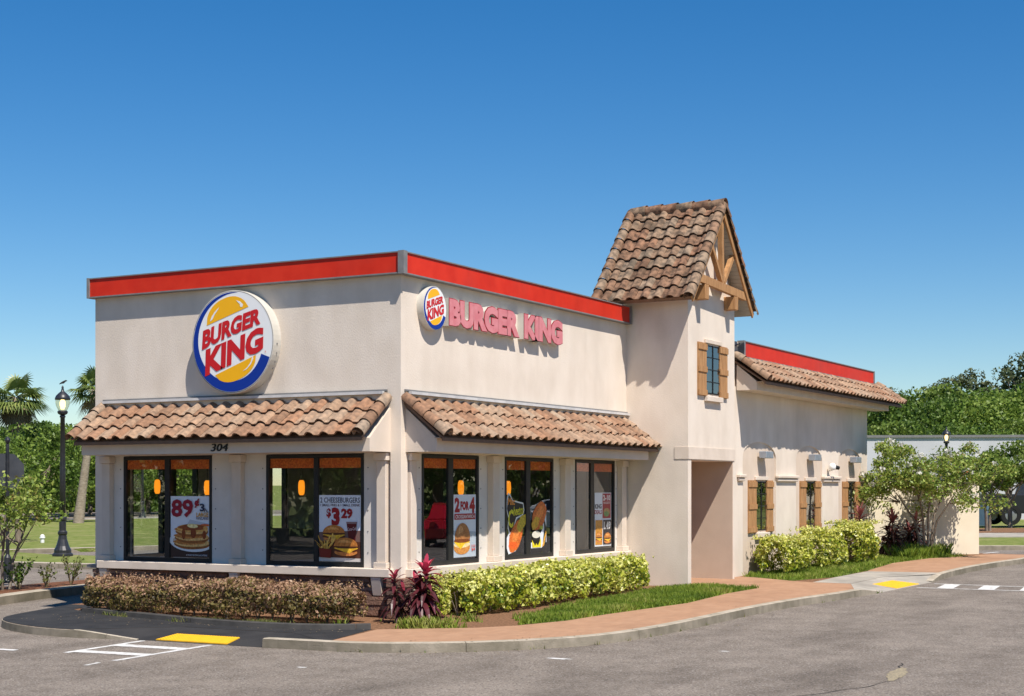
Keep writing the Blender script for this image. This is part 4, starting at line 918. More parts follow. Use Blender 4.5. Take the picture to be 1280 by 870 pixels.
# poster 5: value menu
p = Poster('R', 7.36, 8.14, .92, 2.02, 'value menu poster in the window beside the tower')
p.text('KING', .02, .42, .70, .79, (50, 46, 48), .04); p.text('DEALS', .0, .44, .60, .68, (170, 50, 60), .03)
p.shape([(.47, .52), (.97, .52), (.97, .985), (.47, .985)], (164, 50, 56)); p.text('2-10', .50, .94, .85, .96, (232, 226, 222), .04); p.text('NUGGETS', .52, .92, .79, .83, (232, 226, 222), .01); p.ell(.72, .64, .2, .07, (170, 138, 90)); p.ell(.7, .60, .16, .05, (110, 140, 84))
p.shape([(.03, .03), (.45, .03), (.45, .49), (.03, .49)], (192, 132, 48)); burger(p, .24, .15, .75); p.shape([(.49, .03), (.97, .03), (.97, .49), (.49, .49)], (44, 42, 48)); p.text('1.49', .52, .94, .31, .46, (232, 230, 228), .04); burger(p, .74, .13, .8)

# pendants inside
def pendant(x, y, z, label):
    pr = thing('pendant_lamp', label, 'lamp', (x, y, z), 'amber pendant lamps inside the dining room', local=True)
    MB().lathe([(.03, -.13), (.05, -.10), (.058, 0), (.05, .10), (.03, .13)], n=14).build('lamp_shade', 'lampshade', pr, smooth=True); MB().tube([(0, 0, .14), (0, 0, 2.66-z)], [.006, .006], 5).build('cord', 'black', pr); return pr
P0 = pendant(.55, 5.66, 2.14, 'amber pendant lamp seen in the left pane by the window end nearest the street lamp')
for x, y, lb in ((.55, 4.49, 'amber pendant lamp showing above the pancake poster'), (.55, 2.40, 'amber pendant lamp above the dark pane left of the cheeseburger poster'), (2.9, .6, 'amber pendant lamp above the breakfast sandwich poster'), (4.65, .6, 'amber pendant lamp above the snack lettering cling')):
    dup(P0, (x, y, 2.12), lb)
# dining furniture visible dimly
tb = thing('dining_table', 'dark dining table inside the left pane of the window nearest the street lamp', 'table', (1.2, 5.3, .12), local=True)
MB().bbox(-.6, .6, -.35, .35, .70, .74, .01).build('table_top', 'steel', tb); MB().lathe([(.25, 0), (.25, .02), (.04, .04), (.04, .70)], n=12).build('table_leg', 'black', tb)
dup(tb, (1.2, 2.3, .12), 'dark dining table behind the pane left of the cheeseburger poster'); dup(tb, (3.2, 1.2, .12), 'dark dining table behind the right facade windows')
mb = MB(); mb.box(1.62, 1.80, 6.30, 6.44, .12, 2.66); o = mb.build('interior_post', 'black', bld)

# ------------------------------------------------------------------ cream enclosure wall
ew = thing('garden_wall', 'plain cream stucco wall at the end of the rear wing behind the crepe myrtle', 'wall', (23.5, -2, .2))
wa, wb = Vector((22.45, -.75, 1.1)), Vector((24.65, -3.86, 1.1)); wd_ = (wb-wa).normalized(); wn_ = Vector((-wd_.y, wd_.x, 0))
MB().obox((wa+wb)/2+wn_*.11, wd_, wn_, (0, 0, 1), (wb-wa).length/2, .11, 1.14).build('wall_face', 'wallcream', ew); m_ = (wa+wb)/2+wn_*.11; MB().obox((m_.x, m_.y, 2.27), wd_, wn_, (0, 0, 1), (wb-wa).length/2+.02, .14, .028).build('wall_cap', 'wallcream', ew)

# ------------------------------------------------------------------ far building right
cdir = Vector((math.cos(TH), math.sin(TH), 0)); rdir = Vector((math.sin(TH), -math.cos(TH), 0)); cpos = Vector((-21.036, -13.71, 0))
def W(px, D): q = cpos+cdir*D+rdir*((px-640)/1932*D); return (q.x, q.y)
fb = thing('warehouse', 'long white flat roofed building beyond the trees at right', 'building', (62, 4, .5))
a, b = Vector((*W(960, 88), 0)), Vector((*W(1460, 86), 0)); d = (b-a).normalized(); n_ = Vector((-d.y, d.x, 0))
if n_.dot(cdir) < 0: n_ = -n_
mb = MB(); c_ = (a+b)/2+n_*8; mb.obox((c_.x, c_.y, 2.6), d, n_, (0, 0, 1), (b-a).length/2, 8, 2.45); mb.build('wall', 'farwall', fb)
mb = MB(); mb.obox((c_.x, c_.y, 5.06), d, n_, (0, 0, 1), (b-a).length/2+.1, 8.1, .07); mb.build('coping', 'grey_metal', fb)
wx = Vector((*W(1207, 87), 0))-n_*.15
mb = MB(); mb.obox((wx.x, wx.y, 3.45), d, n_, (0, 0, 1), .34, .1, .45); ff = mb.build('window', 'grey_metal', fb)
mb = MB(); mb.obox((wx.x+d.x*.38, wx.y+d.y*.38, 3.3), d, n_, (0, 0, 1), .05, .16, .8); mb.obox((wx.x, wx.y, 3.93), d, n_, (0, 0, 1), .42, .16, .03); mb.build('window_frame', 'white', ff)

# ------------------------------------------------------------------ vegetation
def blobcloud(n, centre, rad, shell=.55, flat_bottom=False):
    d = RNG.normal(size=(n, 3)); d /= np.linalg.norm(d, axis=1)[:, None]
    r = (shell+(1-shell)*RNG.random(n))**.6; return np.array(centre)+d*r[:, None]*np.array(rad), d
def tree_proto(name, label, cat, H, cr, cz, nclump, nleaf, ls, m, trunk_r=.2, group=None, seed=0, bark='bark', limbs=7, clump=.28, lean=(0, 0), loc=(0, 0, 0), flat=1.0, multi=1, tscale=1):
    rnd = random.Random(seed); root = thing(name, label, cat, loc, group, local=True)
    tk = MB(); ends = []
    cen = Vector((lean[0], lean[1], cz))
    for mlt in range(multi):
        ox, oy = (rnd.uniform(-.12, .12), rnd.uniform(-.12, .12)) if multi > 1 else (0, 0)
        top = Vector((lean[0]*.8+ox*6, lean[1]*.8+oy*6, cz))
        pts = [Vector((ox, oy, -.25)), Vector((ox*1.5, oy*1.5, 0)), Vector((lean[0]*.2+rnd.uniform(-.1, .1)*cr*.3+ox*2, lean[1]*.2+oy*2, cz*.35)), Vector((lean[0]*.5+ox*4, lean[1]*.5+oy*4, cz*.65)), top]
        tk.tube(pts, [trunk_r*1.5, trunk_r, trunk_r*.85, trunk_r*.65, trunk_r*.3], 8)
        for k in range(limbs):
            a = rnd.uniform(0, 2*math.pi); base = pts[2].lerp(pts[4], rnd.uniform(.05, .9)); e = cen+Vector((math.cos(a)*cr*rnd.uniform(.45, .85), math.sin(a)*cr*rnd.uniform(.45, .85), rnd.uniform(-.35, .7)*(H-cz)*flat))
            mid = base.lerp(e, .5)+Vector((0, 0, -.08*cr)); tk.tube([base, mid, e], [trunk_r*.45, trunk_r*.26, trunk_r*.08], 6, cap=False); ends.append(e)
    tk.build('trunk', bark, root, smooth=True)
    P = []; T = []; S = []; Nn = []
    for c in range(nclump):
        if c < len(ends) and rnd.random() < .8: ce = ends[c]
        else:
            u = rnd.uniform(-.75, 1); a = rnd.uniform(0, 2*math.pi); rr = math.sqrt(max(.02, 1-u*u))*rnd.uniform(.55, 1.0)
            ce = cen+Vector((math.cos(a)*rr*cr, math.sin(a)*rr*cr, u*(H-cz)*.92*(1 if u > 0 else .8)))
        r_ = cr*clump*rnd.uniform(.6, 1.3); n = int(nleaf*rnd.uniform(.7, 1.3)); pp, dd = blobcloud(n, ce[:], (r_, r_, r_*.7)); P.append(pp); Nn.append(dd); T.append(np.clip(RNG.normal(rnd.uniform(.3, .75), .2, n), 0, 1)); S.append(ls*RNG.uniform(.6, 1.4, n))
    leaf_obj('crown', np.concatenate(P), np.concatenate(S), np.concatenate(T), m, root, np.concatenate(Nn)*.4, .6)
    return root
# hedge of loropetalum: box-like, clipped, uneven top
def hedge(name, label, line, w, h, n, ls, m, z0=.0, cat='hedge', round_=.35, stems=True, h0=0., sd=0, tint_mu=.5, flow=0):
    root = thing(name, label, cat, (line[0][0], line[0][1], gz(line[0][0])))
    V2 = [Vector(p) for p in line]; seg = [(V2[i+1]-V2[i]).length for i in range(len(V2)-1)]; tot = sum(seg)
    P = []; T = []; Nn = []; S = []
    for k in range(n):
        s = random.random()*tot; i = 0
        while s > seg[i] and i < len(seg)-1: s -= seg[i]; i += 1
        d = (V2[i+1]-V2[i]).normalized(); c = V2[i]+d*s; nn = Vector((-d.y, d.x))
        S_ = s+sum(seg[:i]); endf = min(1, min(S_, tot-S_)/(w*.9)+.25); endf = endf**.5
        pr_ = random.uniform(0, 6.0)                      # perimeter of the section: two sides (height 2), top (2); a little bottom
        if pr_ < 2.0: q, z = -1, random.uniform(-1, 1)
        elif pr_ < 3.2: q, z = 1, random.uniform(-1, 1)
        else: q, z = random.uniform(-1, 1), 1
        ne = 2+3*(1-round_); L_ = (abs(q)**ne+abs(z)**ne)**(1/ne); q /= L_; z /= L_
        depth = 1-.45*random.random()**1.6
        lump = 1+.28*noise.noise(Vector((c.x*2.1, c.y*2.1, q+z*1.3+sd)))+.16*noise.noise(Vector((c.x*6, c.y*6, z*3+q*3)))
        off = q*w/2*depth*endf*lump; zz = h0+(h*(1+.16*noise.noise(Vector((c.x*1.1+sd, c.y*1.1, 9))))-h0)*(.5+.5*z*depth*lump)*(.8+.2*endf)
        p = c+nn*off; P.append((p.x, p.y, gz(p.x)+z0+zz)); Nn.append((nn.x*q, nn.y*q, z))
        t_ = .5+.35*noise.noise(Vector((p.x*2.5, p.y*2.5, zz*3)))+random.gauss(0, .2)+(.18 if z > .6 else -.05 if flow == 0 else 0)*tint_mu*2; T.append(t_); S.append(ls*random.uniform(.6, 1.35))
    # straggling shoots
    for k in range(int(n*.02)):
        s = random.random()*tot; i = 0
        while s > seg[i] and i < len(seg)-1: s -= seg[i]; i += 1
        d = (V2[i+1]-V2[i]).normalized(); c = V2[i]+d*s; nn = Vector((-d.y, d.x)); o_ = random.uniform(-.45, .45)*w; hh = random.uniform(0, .14)
        for j in range(4): p = c+nn*o_; P.append((p.x+random.gauss(0, .012), p.y+random.gauss(0, .012), gz(p.x)+z0+h*.97+hh*j/4)); Nn.append((0, 0, 1)); T.append(random.uniform(.55, 1)); S.append(ls*.8)
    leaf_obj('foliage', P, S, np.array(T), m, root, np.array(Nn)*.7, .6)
    if stems:
        st_ = MB(); s = .12
        while s < tot-.1:
            q = s; i = 0
            while q > seg[i] and i < len(seg)-1: q -= seg[i]; i += 1
            d = (V2[i+1]-V2[i]).normalized(); c = V2[i]+d*q
            for j in range(5):
                e = c+Vector((random.uniform(-.2, .2), random.uniform(-.16, .16))); st_.tube([(c.x, c.y, gz(c.x)-.02), ((c.x+e.x)/2, (c.y+e.y)/2, gz(c.x)+h*.35), (e.x, e.y, gz(c.x)+h*.6)], [.011, .008, .004], 5, cap=False)
            s += random.uniform(.28, .4)
        st_.build('stems', 'bark', root)
    return root
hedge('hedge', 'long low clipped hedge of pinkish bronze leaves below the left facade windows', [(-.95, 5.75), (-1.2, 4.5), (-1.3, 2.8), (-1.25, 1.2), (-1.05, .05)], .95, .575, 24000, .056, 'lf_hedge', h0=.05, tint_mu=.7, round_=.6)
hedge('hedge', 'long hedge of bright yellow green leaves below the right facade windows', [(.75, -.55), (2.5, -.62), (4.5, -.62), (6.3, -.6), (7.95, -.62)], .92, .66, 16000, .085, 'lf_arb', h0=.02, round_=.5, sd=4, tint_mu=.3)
for (x, y, r_, h_, lb) in ((13.4, -1.85, 1.05, .86, 'rounded yellow green shrub nearest the tower doorway'), (15.8, -1.95, .95, .98, 'rounded yellow green shrub under the middle rear shuttered window'), (18.4, -2.0, 1.0, 1.08, 'tall rounded yellow green shrub nearest the dark red plants')):
    hedge('shrub', lb, [(x-.75, y), (x+.75, y-.02)], r_*1.35, h_, 6500, .085, 'lf_arb', cat='shrub', round_=.8, h0=.0, sd=x, tint_mu=.3, stems=False)['group'] = 'round variegated shrubs'
# small clump left of hedge 2
hedge('shrub', 'small yellow green shrub tucked behind the tall dark red plant', [(.25, -.45), (.55, -.5)], .5, .62, 1600, .075, 'lf_arb', cat='shrub', round_=.8, stems=False)
# ti plants
def ti(x, y, h, lean, n, label, seed, bright=1., ll=.42, m='lf_ti'):
    rnd = random.Random(seed); root = thing('cordyline_plant', label, 'plant', (x, y, gz(x)), 'dark red cordyline plants', local=True)
    st_ = MB(); L_ = []
    heads = [(lean[0], lean[1], h*.72)]+[(rnd.uniform(-.3, .3)*ll, rnd.uniform(-.3, .3)*ll, h*rnd.uniform(.3, .6)) for _ in range(3)]
    for hx, hy, hz in heads: st_.tube([(0, 0, -.03), (hx*.5, hy*.5, hz*.5), (hx, hy, hz)], [.02, .016, .012], 6)
    st_.build('stem', 'greenstem', root); lf = MB()
    for hi, (hx, hy, hz) in enumerate(heads):
        for k in range(n if hi == 0 else n//2):
            f = k/(n if hi == 0 else n//2); a = k*2.4+rnd.uniform(-.3, .3); el = R_(78-105*(1-f)**.75+rnd.uniform(-12, 12)); ln = ll*(.75+.35*rnd.random())
            c = Vector((hx, hy, hz*(.40+.60*f**.7))); dirv = Vector((math.cos(a)*math.cos(el), math.sin(a)*math.cos(el), math.sin(el))); side = Vector((-math.sin(a), math.cos(a), 0)); nup = dirv.cross(side)
            wd = .045 if ll > .3 else .034; tt = min(1, max(.03, (.06+.9*f**4)*bright*(1 if hi == 0 else .45)+rnd.uniform(-.1, .12))); pts = []; m_ = 5
            for j in range(m_+1):
                s = j/m_; pp = c+dirv*ln*s+Vector((0, 0, -.62*ln*s*s*(1.2-.8*math.sin(el)))); ww = wd*math.sin(math.pi*min(.97, .12+s*.86))**.8
                pts += [pp-side*ww+Vector((0, 0, ww*.35)), pp, pp+side*ww+Vector((0, 0, ww*.35))]
            for j in range(m_): i0 = j*3; lf.add([pts[i0], pts[i0+1], pts[i0+4], pts[i0+3]], [(0, 1, 2, 3)], tt); lf.add([pts[i0+1], pts[i0+2], pts[i0+5], pts[i0+4]], [(0, 1, 2, 3)], min(1, tt+.06))
    lf.build('leaves', m, root); return root
ti(-.55, -.78, 1.16, (.02, -.03), 50, 'tall cordyline with pink red top leaves at the stone corner', 1, 1.35, .35)
ti(-.62, -.42, 1.02, (-.05, .1), 24, 'smaller cordyline with thin purple leaves against the stone corner', 2, .9, .28)
ti(19.9, -1.75, 1.75, (0, 0), 40, 'dark red cordyline in front of the farthest shuttered window', 3, 1.0, .5, 'lf_ti2')
ti(21.9, -2.0, 1.45, (0, -.1), 40, 'dark red cordyline between the shuttered window and the crepe myrtle', 4, .95, .5, 'lf_ti2')
ti(22.9, -2.35, 1.30, (.1, -.1), 34, 'dark red cordyline nearest the crepe myrtle trunks', 5, 1.0, .5, 'lf_ti2')
# grass and weeds
def in_poly(x, y, P):
    c = False; j = len(P)-1
    for i in range(len(P)):
        if (P[i][1] > y) != (P[j][1] > y) and x < (P[j][0]-P[i][0])*(y-P[i][1])/(P[j][1]-P[i][1])+P[i][0]: c = not c
        j = i
    return c
def blades(name, polys, n, h, label, m='lf_grass', z=0., patch=0.):
    vs = []; T = []; xs_ = [p[0] for P in polys for p in P]; ys_ = [p[1] for P in polys for p in P]; k = 0; tries = 0
    while k < n and tries < n*20:
        tries += 1; x = random.uniform(min(xs_), max(xs_)); y = random.uniform(min(ys_), max(ys_))
        nz = noise.noise(Vector((x*1.3, y*1.3, 5)))
        if patch and nz+.35*noise.noise(Vector((x*5, y*5, 0))) < patch-1+random.random()*.3: continue
        if not any(in_poly(x, y, P) for P in polys): continue
        hh = h*random.uniform(.4, 1.25)*(1+.6*nz); a = random.uniform(0, 6.28); b = random.uniform(0, 6.28); wd = .006+hh*.05; g = gz(x)+z
        lx, ly = math.cos(b)*hh*.5, math.sin(b)*hh*.5
        vs += [(x-math.cos(a)*wd, y-math.sin(a)*wd, g), (x+math.cos(a)*wd, y+math.sin(a)*wd, g), (x+lx*.6, y+ly*.6, g+hh*.75), (x+lx, y+ly, g+hh)]; T.append(min(1, max(0, .5+.5*nz+random.gauss(0, .18)))); k += 1
    V = np.array(vs, dtype=np.float32); n = len(T); me = bpy.data.meshes.new(name); me.vertices.add(4*n); me.vertices.foreach_set('co', V.ravel())
    me.loops.add(6*n); idx = (np.arange(n)[:, None]*4+np.array([0, 1, 2, 0, 2, 3])).astype(np.int32).ravel(); me.loops.foreach_set('vertex_index', idx)
    me.polygons.add(2*n); me.polygons.foreach_set('loop_start', np.arange(0, 6*n, 3, dtype=np.int32)); me.update(calc_edges=True)
    at = me.attributes.new('tint', 'FLOAT', 'FACE'); at.data.foreach_set('value', np.repeat(np.array(T, dtype=np.float32), 2)); me.materials.append(M[m])
    o = bpy.data.objects.new(name, me); COL.objects.link(o); return tag(o, label, 'grass', kind='stuff')
lawn1 = [(-.15, -2.25), (.83, -2.6), (2.14, -2.68), (4.83, -3.0), (7.29, -2.81), (8.98, -2.86), (8.9, -1.5), (8.7, -1.45), (8.6, -1.2), (3, -1.35), (1, -1.75)]
lawn2 = [(12.1, -1.6), (11.3, -2.75), (13.0, -3.24), (15.5, -3.2), (19, -2.88), (21.7, -3.16), (23.2, -3.9), (23.3, -1.3), (12.2, -1.3)]
sheet('lawn', lawn1, .003, 'grassbase', label='green strip of lawn beside the brick walk'); sheet('lawn', lawn2, .003, 'grassbase', label='green lawn patch before the rear wing')
blades('grass', [lawn1], 26000, .085, 'thick bright green grass between the yellow green hedge and the brick walk')
blades('grass', [lawn2], 16000, .10, 'bright green grass before the rear wing and cream wall')
blades('weeds', [[(-1.0, 1.0), (-1.75, .1), (-1.7, -.6), (-.9, -1.75), (-.2, -2.2), (.9, -1.8), (.5, -1.2), (-.6, -.3)]], 900, .12, 'scattered green weeds in the mulch at the stone corner', 'lf_grass', patch=1.12)
blades('weeds', [[(-1.1, 5.6), (-1.6, 5.2), (-2.1, 3.4), (-2.25, 1.2), (-2.0, .1), (-1.5, .1), (-1.7, 2.8), (-1.5, 4.4)]], 1800, .07, 'thin green weeds along the foot of the bronze hedge', 'lf_weed', patch=.95)
kl = [p for p in smooth_line(edgeM, 2)]; kp = []
for k in range(46):
    p = kl[random.randrange(6, len(kl)-1)]; q = kl[min(len(kl)-1, kl.index(p)+1)]; d = (Vector(q)-Vector(p)); d = d.normalized() if d.length > 0 else Vector((1, 0)); t0 = Vector(p)+d*random.uniform(0, .4); nn = Vector((d.y, -d.x)); L_ = random.uniform(.04, .16)
    kp.append([(t0.x, t0.y), (t0.x+d.x*L_, t0.y+d.y*L_), (t0.x+d.x*L_+nn.x*.05, t0.y+d.y*L_+nn.y*.05), (t0.x+nn.x*.05, t0.y+nn.y*.05)])
blades('weeds', kp, 1300, .06, 'tufts of weeds growing in the gutter joint below the long curved kerb', 'lf_weed', z=-.12)
P_ = []; T_ = []
for k in range(420):
    a = random.choice(eMs[4:]) if random.random() < .5 else (random.uniform(-2.6, -1.9), random.uniform(-.5, 5.2)); x_, y_ = a[0]+random.gauss(0, .35), a[1]+random.gauss(0, .35)
    if a in eMs: y_ -= .25; x_ -= .1
    on = in_poly(x_, y_, island); P_.append((x_, y_, gz(x_, .016 if on else -.108))); T_.append(random.random())
N_ = np.zeros((len(P_), 3)); N_[:, 2] = 6
tag(leaf_obj('fallen_leaves', P_, .04, np.array(T_), 'lf_dead', None, N_, .5), 'scattered dry fallen leaves along the kerb and the black path', 'leaves', kind='stuff')
# ferny ground cover under the myrtle
blades('ground_cover', [[(20.8, -2.9), (23.2, -3.4), (23.3, -1.6), (21.6, -2.0)]], 5000, .30, 'dark green strappy ground cover at the foot of the crepe myrtle')
def sprig(x, y, h, label, seed, n=130, m='lf_weed', ls=.07, group='young sparse shrubs in the mulch strip', spread=.3, z=.03):
    rnd = random.Random(seed); root = thing('young_shrub', label, 'shrub', (x, y, gz(x)+z), group, local=True); st_ = MB(); P = []; T = []
    for k in range(7):
        a = rnd.uniform(0, 6.28); e = Vector((math.cos(a)*spread*rnd.random(), math.sin(a)*spread*rnd.random(), h*rnd.uniform(.6, 1))); st_.tube([(0, 0, -.02), (e*.5+Vector((0, 0, .03))), e], [.012, .008, .004], 5, cap=False)
        for j in range(n//7): q = e*(.35+.7*rnd.random()); P.append((q.x+rnd.gauss(0, .035), q.y+rnd.gauss(0, .035), q.z+rnd.gauss(0, .03))); T.append(rnd.uniform(.1, .9))
    st_.build('stems', 'greenstem', root); leaf_obj('foliage', P, ls, np.array(T), m, root); return root
sprig(1.75, 10.45, .62, 'dark leafy young shrub beside the stop sign base', 1, 240, 'lf_oak', .09, spread=.45); sprig(2.35, 10.3, .55, 'thin young shrub in the mulch, middle of the strip', 2, 120); sprig(3.1, 10.35, .68, 'young shrub in the mulch closest to the building', 3, 190, spread=.35)
sprig(.9, 10.3, .35, 'low young shrub left of the stop sign post', 4, 120, 'lf_oak')

# crepe myrtle in front of the cream wall
def myrtle():
    rnd = random.Random(9); root = thing('crepe_myrtle', 'multi stemmed crepe myrtle with white blossoms before the cream wall', 'tree', (22.4, -2.9, gz(22.4)), local=True); tk = MB(); ends = []
    for k in range(7):
        a = 2*math.pi*k/7+rnd.uniform(-.3, .3); r0 = .08; e = Vector((math.cos(a)*rnd.uniform(.5, 1.1), math.sin(a)*rnd.uniform(.5, 1.1), rnd.uniform(1.7, 2.3))); m_ = e*.5+Vector((-.1*math.cos(a), -.1*math.sin(a), .12))
        tk.tube([(math.cos(a)*r0, math.sin(a)*r0, -.05), m_, e], [.035, .026, .014], 6, cap=False)
        for j in range(5):
            b = a+rnd.uniform(-1, 1); e2 = e*rnd.uniform(.75, 1)+Vector((math.cos(b)*rnd.uniform(.4, 1.3), math.sin(b)*rnd.uniform(.4, 1.3), rnd.uniform(-.1, .75))); tk.tube([e*.85, (e*.85+e2)/2+Vector((0, 0, .06)), e2], [.015, .010, .004], 5, cap=False); ends.append(e2)
    tk.build('trunk', 'bark', root, smooth=True); P = []; T = []; N_ = []
    F = []
    for e in ends+[Vector((rnd.uniform(-1.5, 1.5), rnd.uniform(-1.0, 1.4), rnd.uniform(1.8, 3.1))) for _ in range(46)]:
        rr = rnd.uniform(.28, .52); n = int(rnd.uniform(150, 240)); pp, dd = blobcloud(n, e[:], (rr, rr, rr*.6), .1); P.append(pp); N_.append(dd); T.append(np.clip(RNG.normal(.5, .25, n), 0, 1))
        if rnd.random() < .75: q, _ = blobcloud(int(rnd.uniform(10, 26)), (e.x+rnd.uniform(-.2, .2), e.y+rnd.uniform(-.2, .2), e.z+rr*.45), (.09, .09, .08), .1); F.append(q)
    leaf_obj('crown', np.concatenate(P), .095*RNG.uniform(.6, 1.3, sum(len(p) for p in P)), np.concatenate(T), 'lf_myrtle', root, np.concatenate(N_)*.3)
    q = np.concatenate(F); leaf_obj('blossoms', q, .085, RNG.random(len(q)), 'flower', root, aspect=.9); return root
myrtle()
# trees right of the wall (middle distance)
tree_proto('tree', 'young green tree beyond the cream wall at the right edge', 'tree', 3.6, 1.45, 2.45, 46, 150, .14, 'lf_light', .09, 'young lot trees at right', 12, limbs=9, loc=(*W(1264, 66), .4), clump=.33, multi=2)
tree_proto('tree', 'low green tree just right of the crepe myrtle', 'tree', 3.2, 1.1, 2.2, 34, 130, .13, 'lf_light', .07, 'young lot trees at right', 13, limbs=8, loc=(*W(1236, 62), .35), clump=.33, multi=2)
# small tree at left edge in front of the stop sign
tree_proto('tree', 'small tree with reddish green leaves in front of the stop sign at the left edge', 'tree', 2.3, 1.15, 1.75, 34, 80, .085, 'lf_myrtle', .035, None, 17, limbs=8, loc=(*W(2, 31.5), .0), clump=.30, multi=3)
tree_proto('tree', 'thin young tree standing on the lawn left of the street lamp', 'tree', 4.2, 1.3, 3.0, 20, 70, .14, 'lf_light', .13, None, 18, limbs=6, loc=(*W(23, 56), .1), clump=.34)

# big background trees: prototypes then copies
protoA = tree_proto('broadleaf_tree', 'x', 'tree', 10, 4.6, 5.2, 105, 95, .34, 'lf_oak', .3, 'broadleaf trees behind the lot', 31, limbs=12, clump=.26)
protoB = tree_proto('broadleaf_tree', 'x', 'tree', 9, 4.2, 4.6, 95, 95, .32, 'lf_light', .25, 'broadleaf trees behind the lot', 32, limbs=12, clump=.27)
protoC = tree_proto('pine_tree', 'x', 'tree', 13, 3.0, 10, 42, 100, .30, 'lf_pine', .22, 'pines behind the lot', 33, limbs=9, clump=.30)
used = {}
def place(pr, px, D, topy, label, z0=None):
    H0 = {protoA.name: 10, protoB.name: 9, protoC.name: 13}[pr.name]; x, y = W(px, D); base = gz(x, -.2); top = 2.1+(611-topy)/1932*D; s = (top-base)/H0
    rz = random.uniform(0, 6.28)
    if pr.name not in used:
        used[pr.name] = 1; pr.location = (x, y, base); pr.scale = (s*1.02, s*.98, s); pr.rotation_euler = (0, 0, rz); pr['label'] = label; return pr
    return dup(pr, (x, y, base), label, rz, (s*1.02, s*.98, s))
# right bank
place(protoA, 1100, 112, 493, 'dark oak just right of the rear wing roof'); place(protoB, 1128, 118, 497, 'green tree above the left end of the warehouse')
place(protoA, 1148, 108, 488, 'rounded oak above the crepe myrtle'); place(protoB, 1172, 116, 484, 'bright oak left of the small lamp above the warehouse')
place(protoC, 1216, 135, 466, 'broad pine standing taller than its neighbours above the warehouse'); place(protoA, 1200, 112, 492, 'oak behind the small lamp post')
place(protoB, 1225, 108, 498, 'yellow green oak in front of the broad pine'); place(protoA, 1248, 116, 483, 'oak between the broad pine and the tallest pine')
place(protoC, 1278, 118, 447, 'tallest pine at the right edge of the photo'); place(protoB, 1266, 110, 492, 'bright oak below the tallest pine'); place(protoA, 1298, 112, 474, 'oak cut by the right edge of the photo')
place(protoC, 1116, 140, 489, 'distant pine right of the rear wing roof'); place(protoC, 1183, 140, 478, 'distant pine between the oak crowns left of the broad pine')
for px, D, ty, pr in ((1110, 100, 530, protoB), (1180, 99, 532, protoA), (1160, 100, 520, protoA), (1240, 99, 528, protoA), (1275, 100, 525, protoB)):
    place(pr, px, D+4, ty, {1110: 'low tree closest behind the left end of the warehouse', 1180: 'low tree behind the warehouse near the small lamp', 1160: 'low tree rising above the warehouse over the myrtle', 1240: 'low dark tree above the warehouse right of its window', 1275: 'low tree above the warehouse at the right edge'}[px])
# left bank
for px, D, ty, pr, lb in ((-25, 82, 528, protoA, 'oak cut by the left edge of the photo'), (14, 92, 540, protoB, 'leafy oak behind the stop sign'), (48, 86, 528, protoA, 'dense oak left of the street lamp'), (80, 98, 532, protoB, 'oak behind the street lamp pole'), (112, 104, 536, protoA, 'oak behind the leaning palm trunk'),
        (150, 100, 540, protoB, 'oak seen through the glass of the left facade corner'), (186, 106, 545, protoA, 'oak seen through the window left of the pancake poster'), (230, 104, 540, protoB, 'oak hidden behind the left end of the building'), (66, 130, 526, protoA, 'distant oak between the street lamp and the palm'), (24, 112, 522, protoA, 'oak behind the ragged palm'), (98, 128, 560, protoB, 'distant low tree right of the street lamp')):
    place(pr, px, D, ty, lb)
def belt(label, pts, h, depth, n, ls, m, z=-.2):
    P = []; T = []; V2 = [Vector(p) for p in pts]; sg = [(V2[i+1]-V2[i]).length for i in range(len(V2)-1)]
    for k in range(n):
        i = random.choices(range(len(sg)), sg)[0]; f = random.random(); c = V2[i].lerp(V2[i+1], f); d = (V2[i+1]-V2[i]).normalized(); nn = Vector((-d.y, d.x)); s_ = f*sg[i]
        hh = h*(.72+.5*noise.noise(Vector((c.x*.11, c.y*.11, 3)))+.22*noise.noise(Vector((c.x*.4, c.y*.4, 7)))); o_ = random.uniform(-.5, .5)*depth; u = random.random()
        cl = noise.noise(Vector((c.x*.35, c.y*.35, u*hh*.45))); 
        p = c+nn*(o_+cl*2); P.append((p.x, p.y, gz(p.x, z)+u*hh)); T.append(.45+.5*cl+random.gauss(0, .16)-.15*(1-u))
    o = leaf_obj('woodland', P, ls*RNG.uniform(.6, 1.4, n), np.array(T), m); return tag(o, label, 'woodland', kind='stuff')
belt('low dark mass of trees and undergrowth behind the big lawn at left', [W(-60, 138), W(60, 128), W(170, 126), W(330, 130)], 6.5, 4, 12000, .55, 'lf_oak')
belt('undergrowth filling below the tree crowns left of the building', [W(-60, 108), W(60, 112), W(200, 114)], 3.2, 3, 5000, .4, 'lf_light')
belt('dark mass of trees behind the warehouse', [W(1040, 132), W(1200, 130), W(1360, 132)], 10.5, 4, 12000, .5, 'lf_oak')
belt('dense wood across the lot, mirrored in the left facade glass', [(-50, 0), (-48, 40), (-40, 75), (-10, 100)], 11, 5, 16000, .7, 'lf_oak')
belt('dense wood down the road, mirrored in the right facade glass', [(20, -62), (50, -48), (90, -40), (120, -10)], 11, 5, 14000, .7, 'lf_oak')
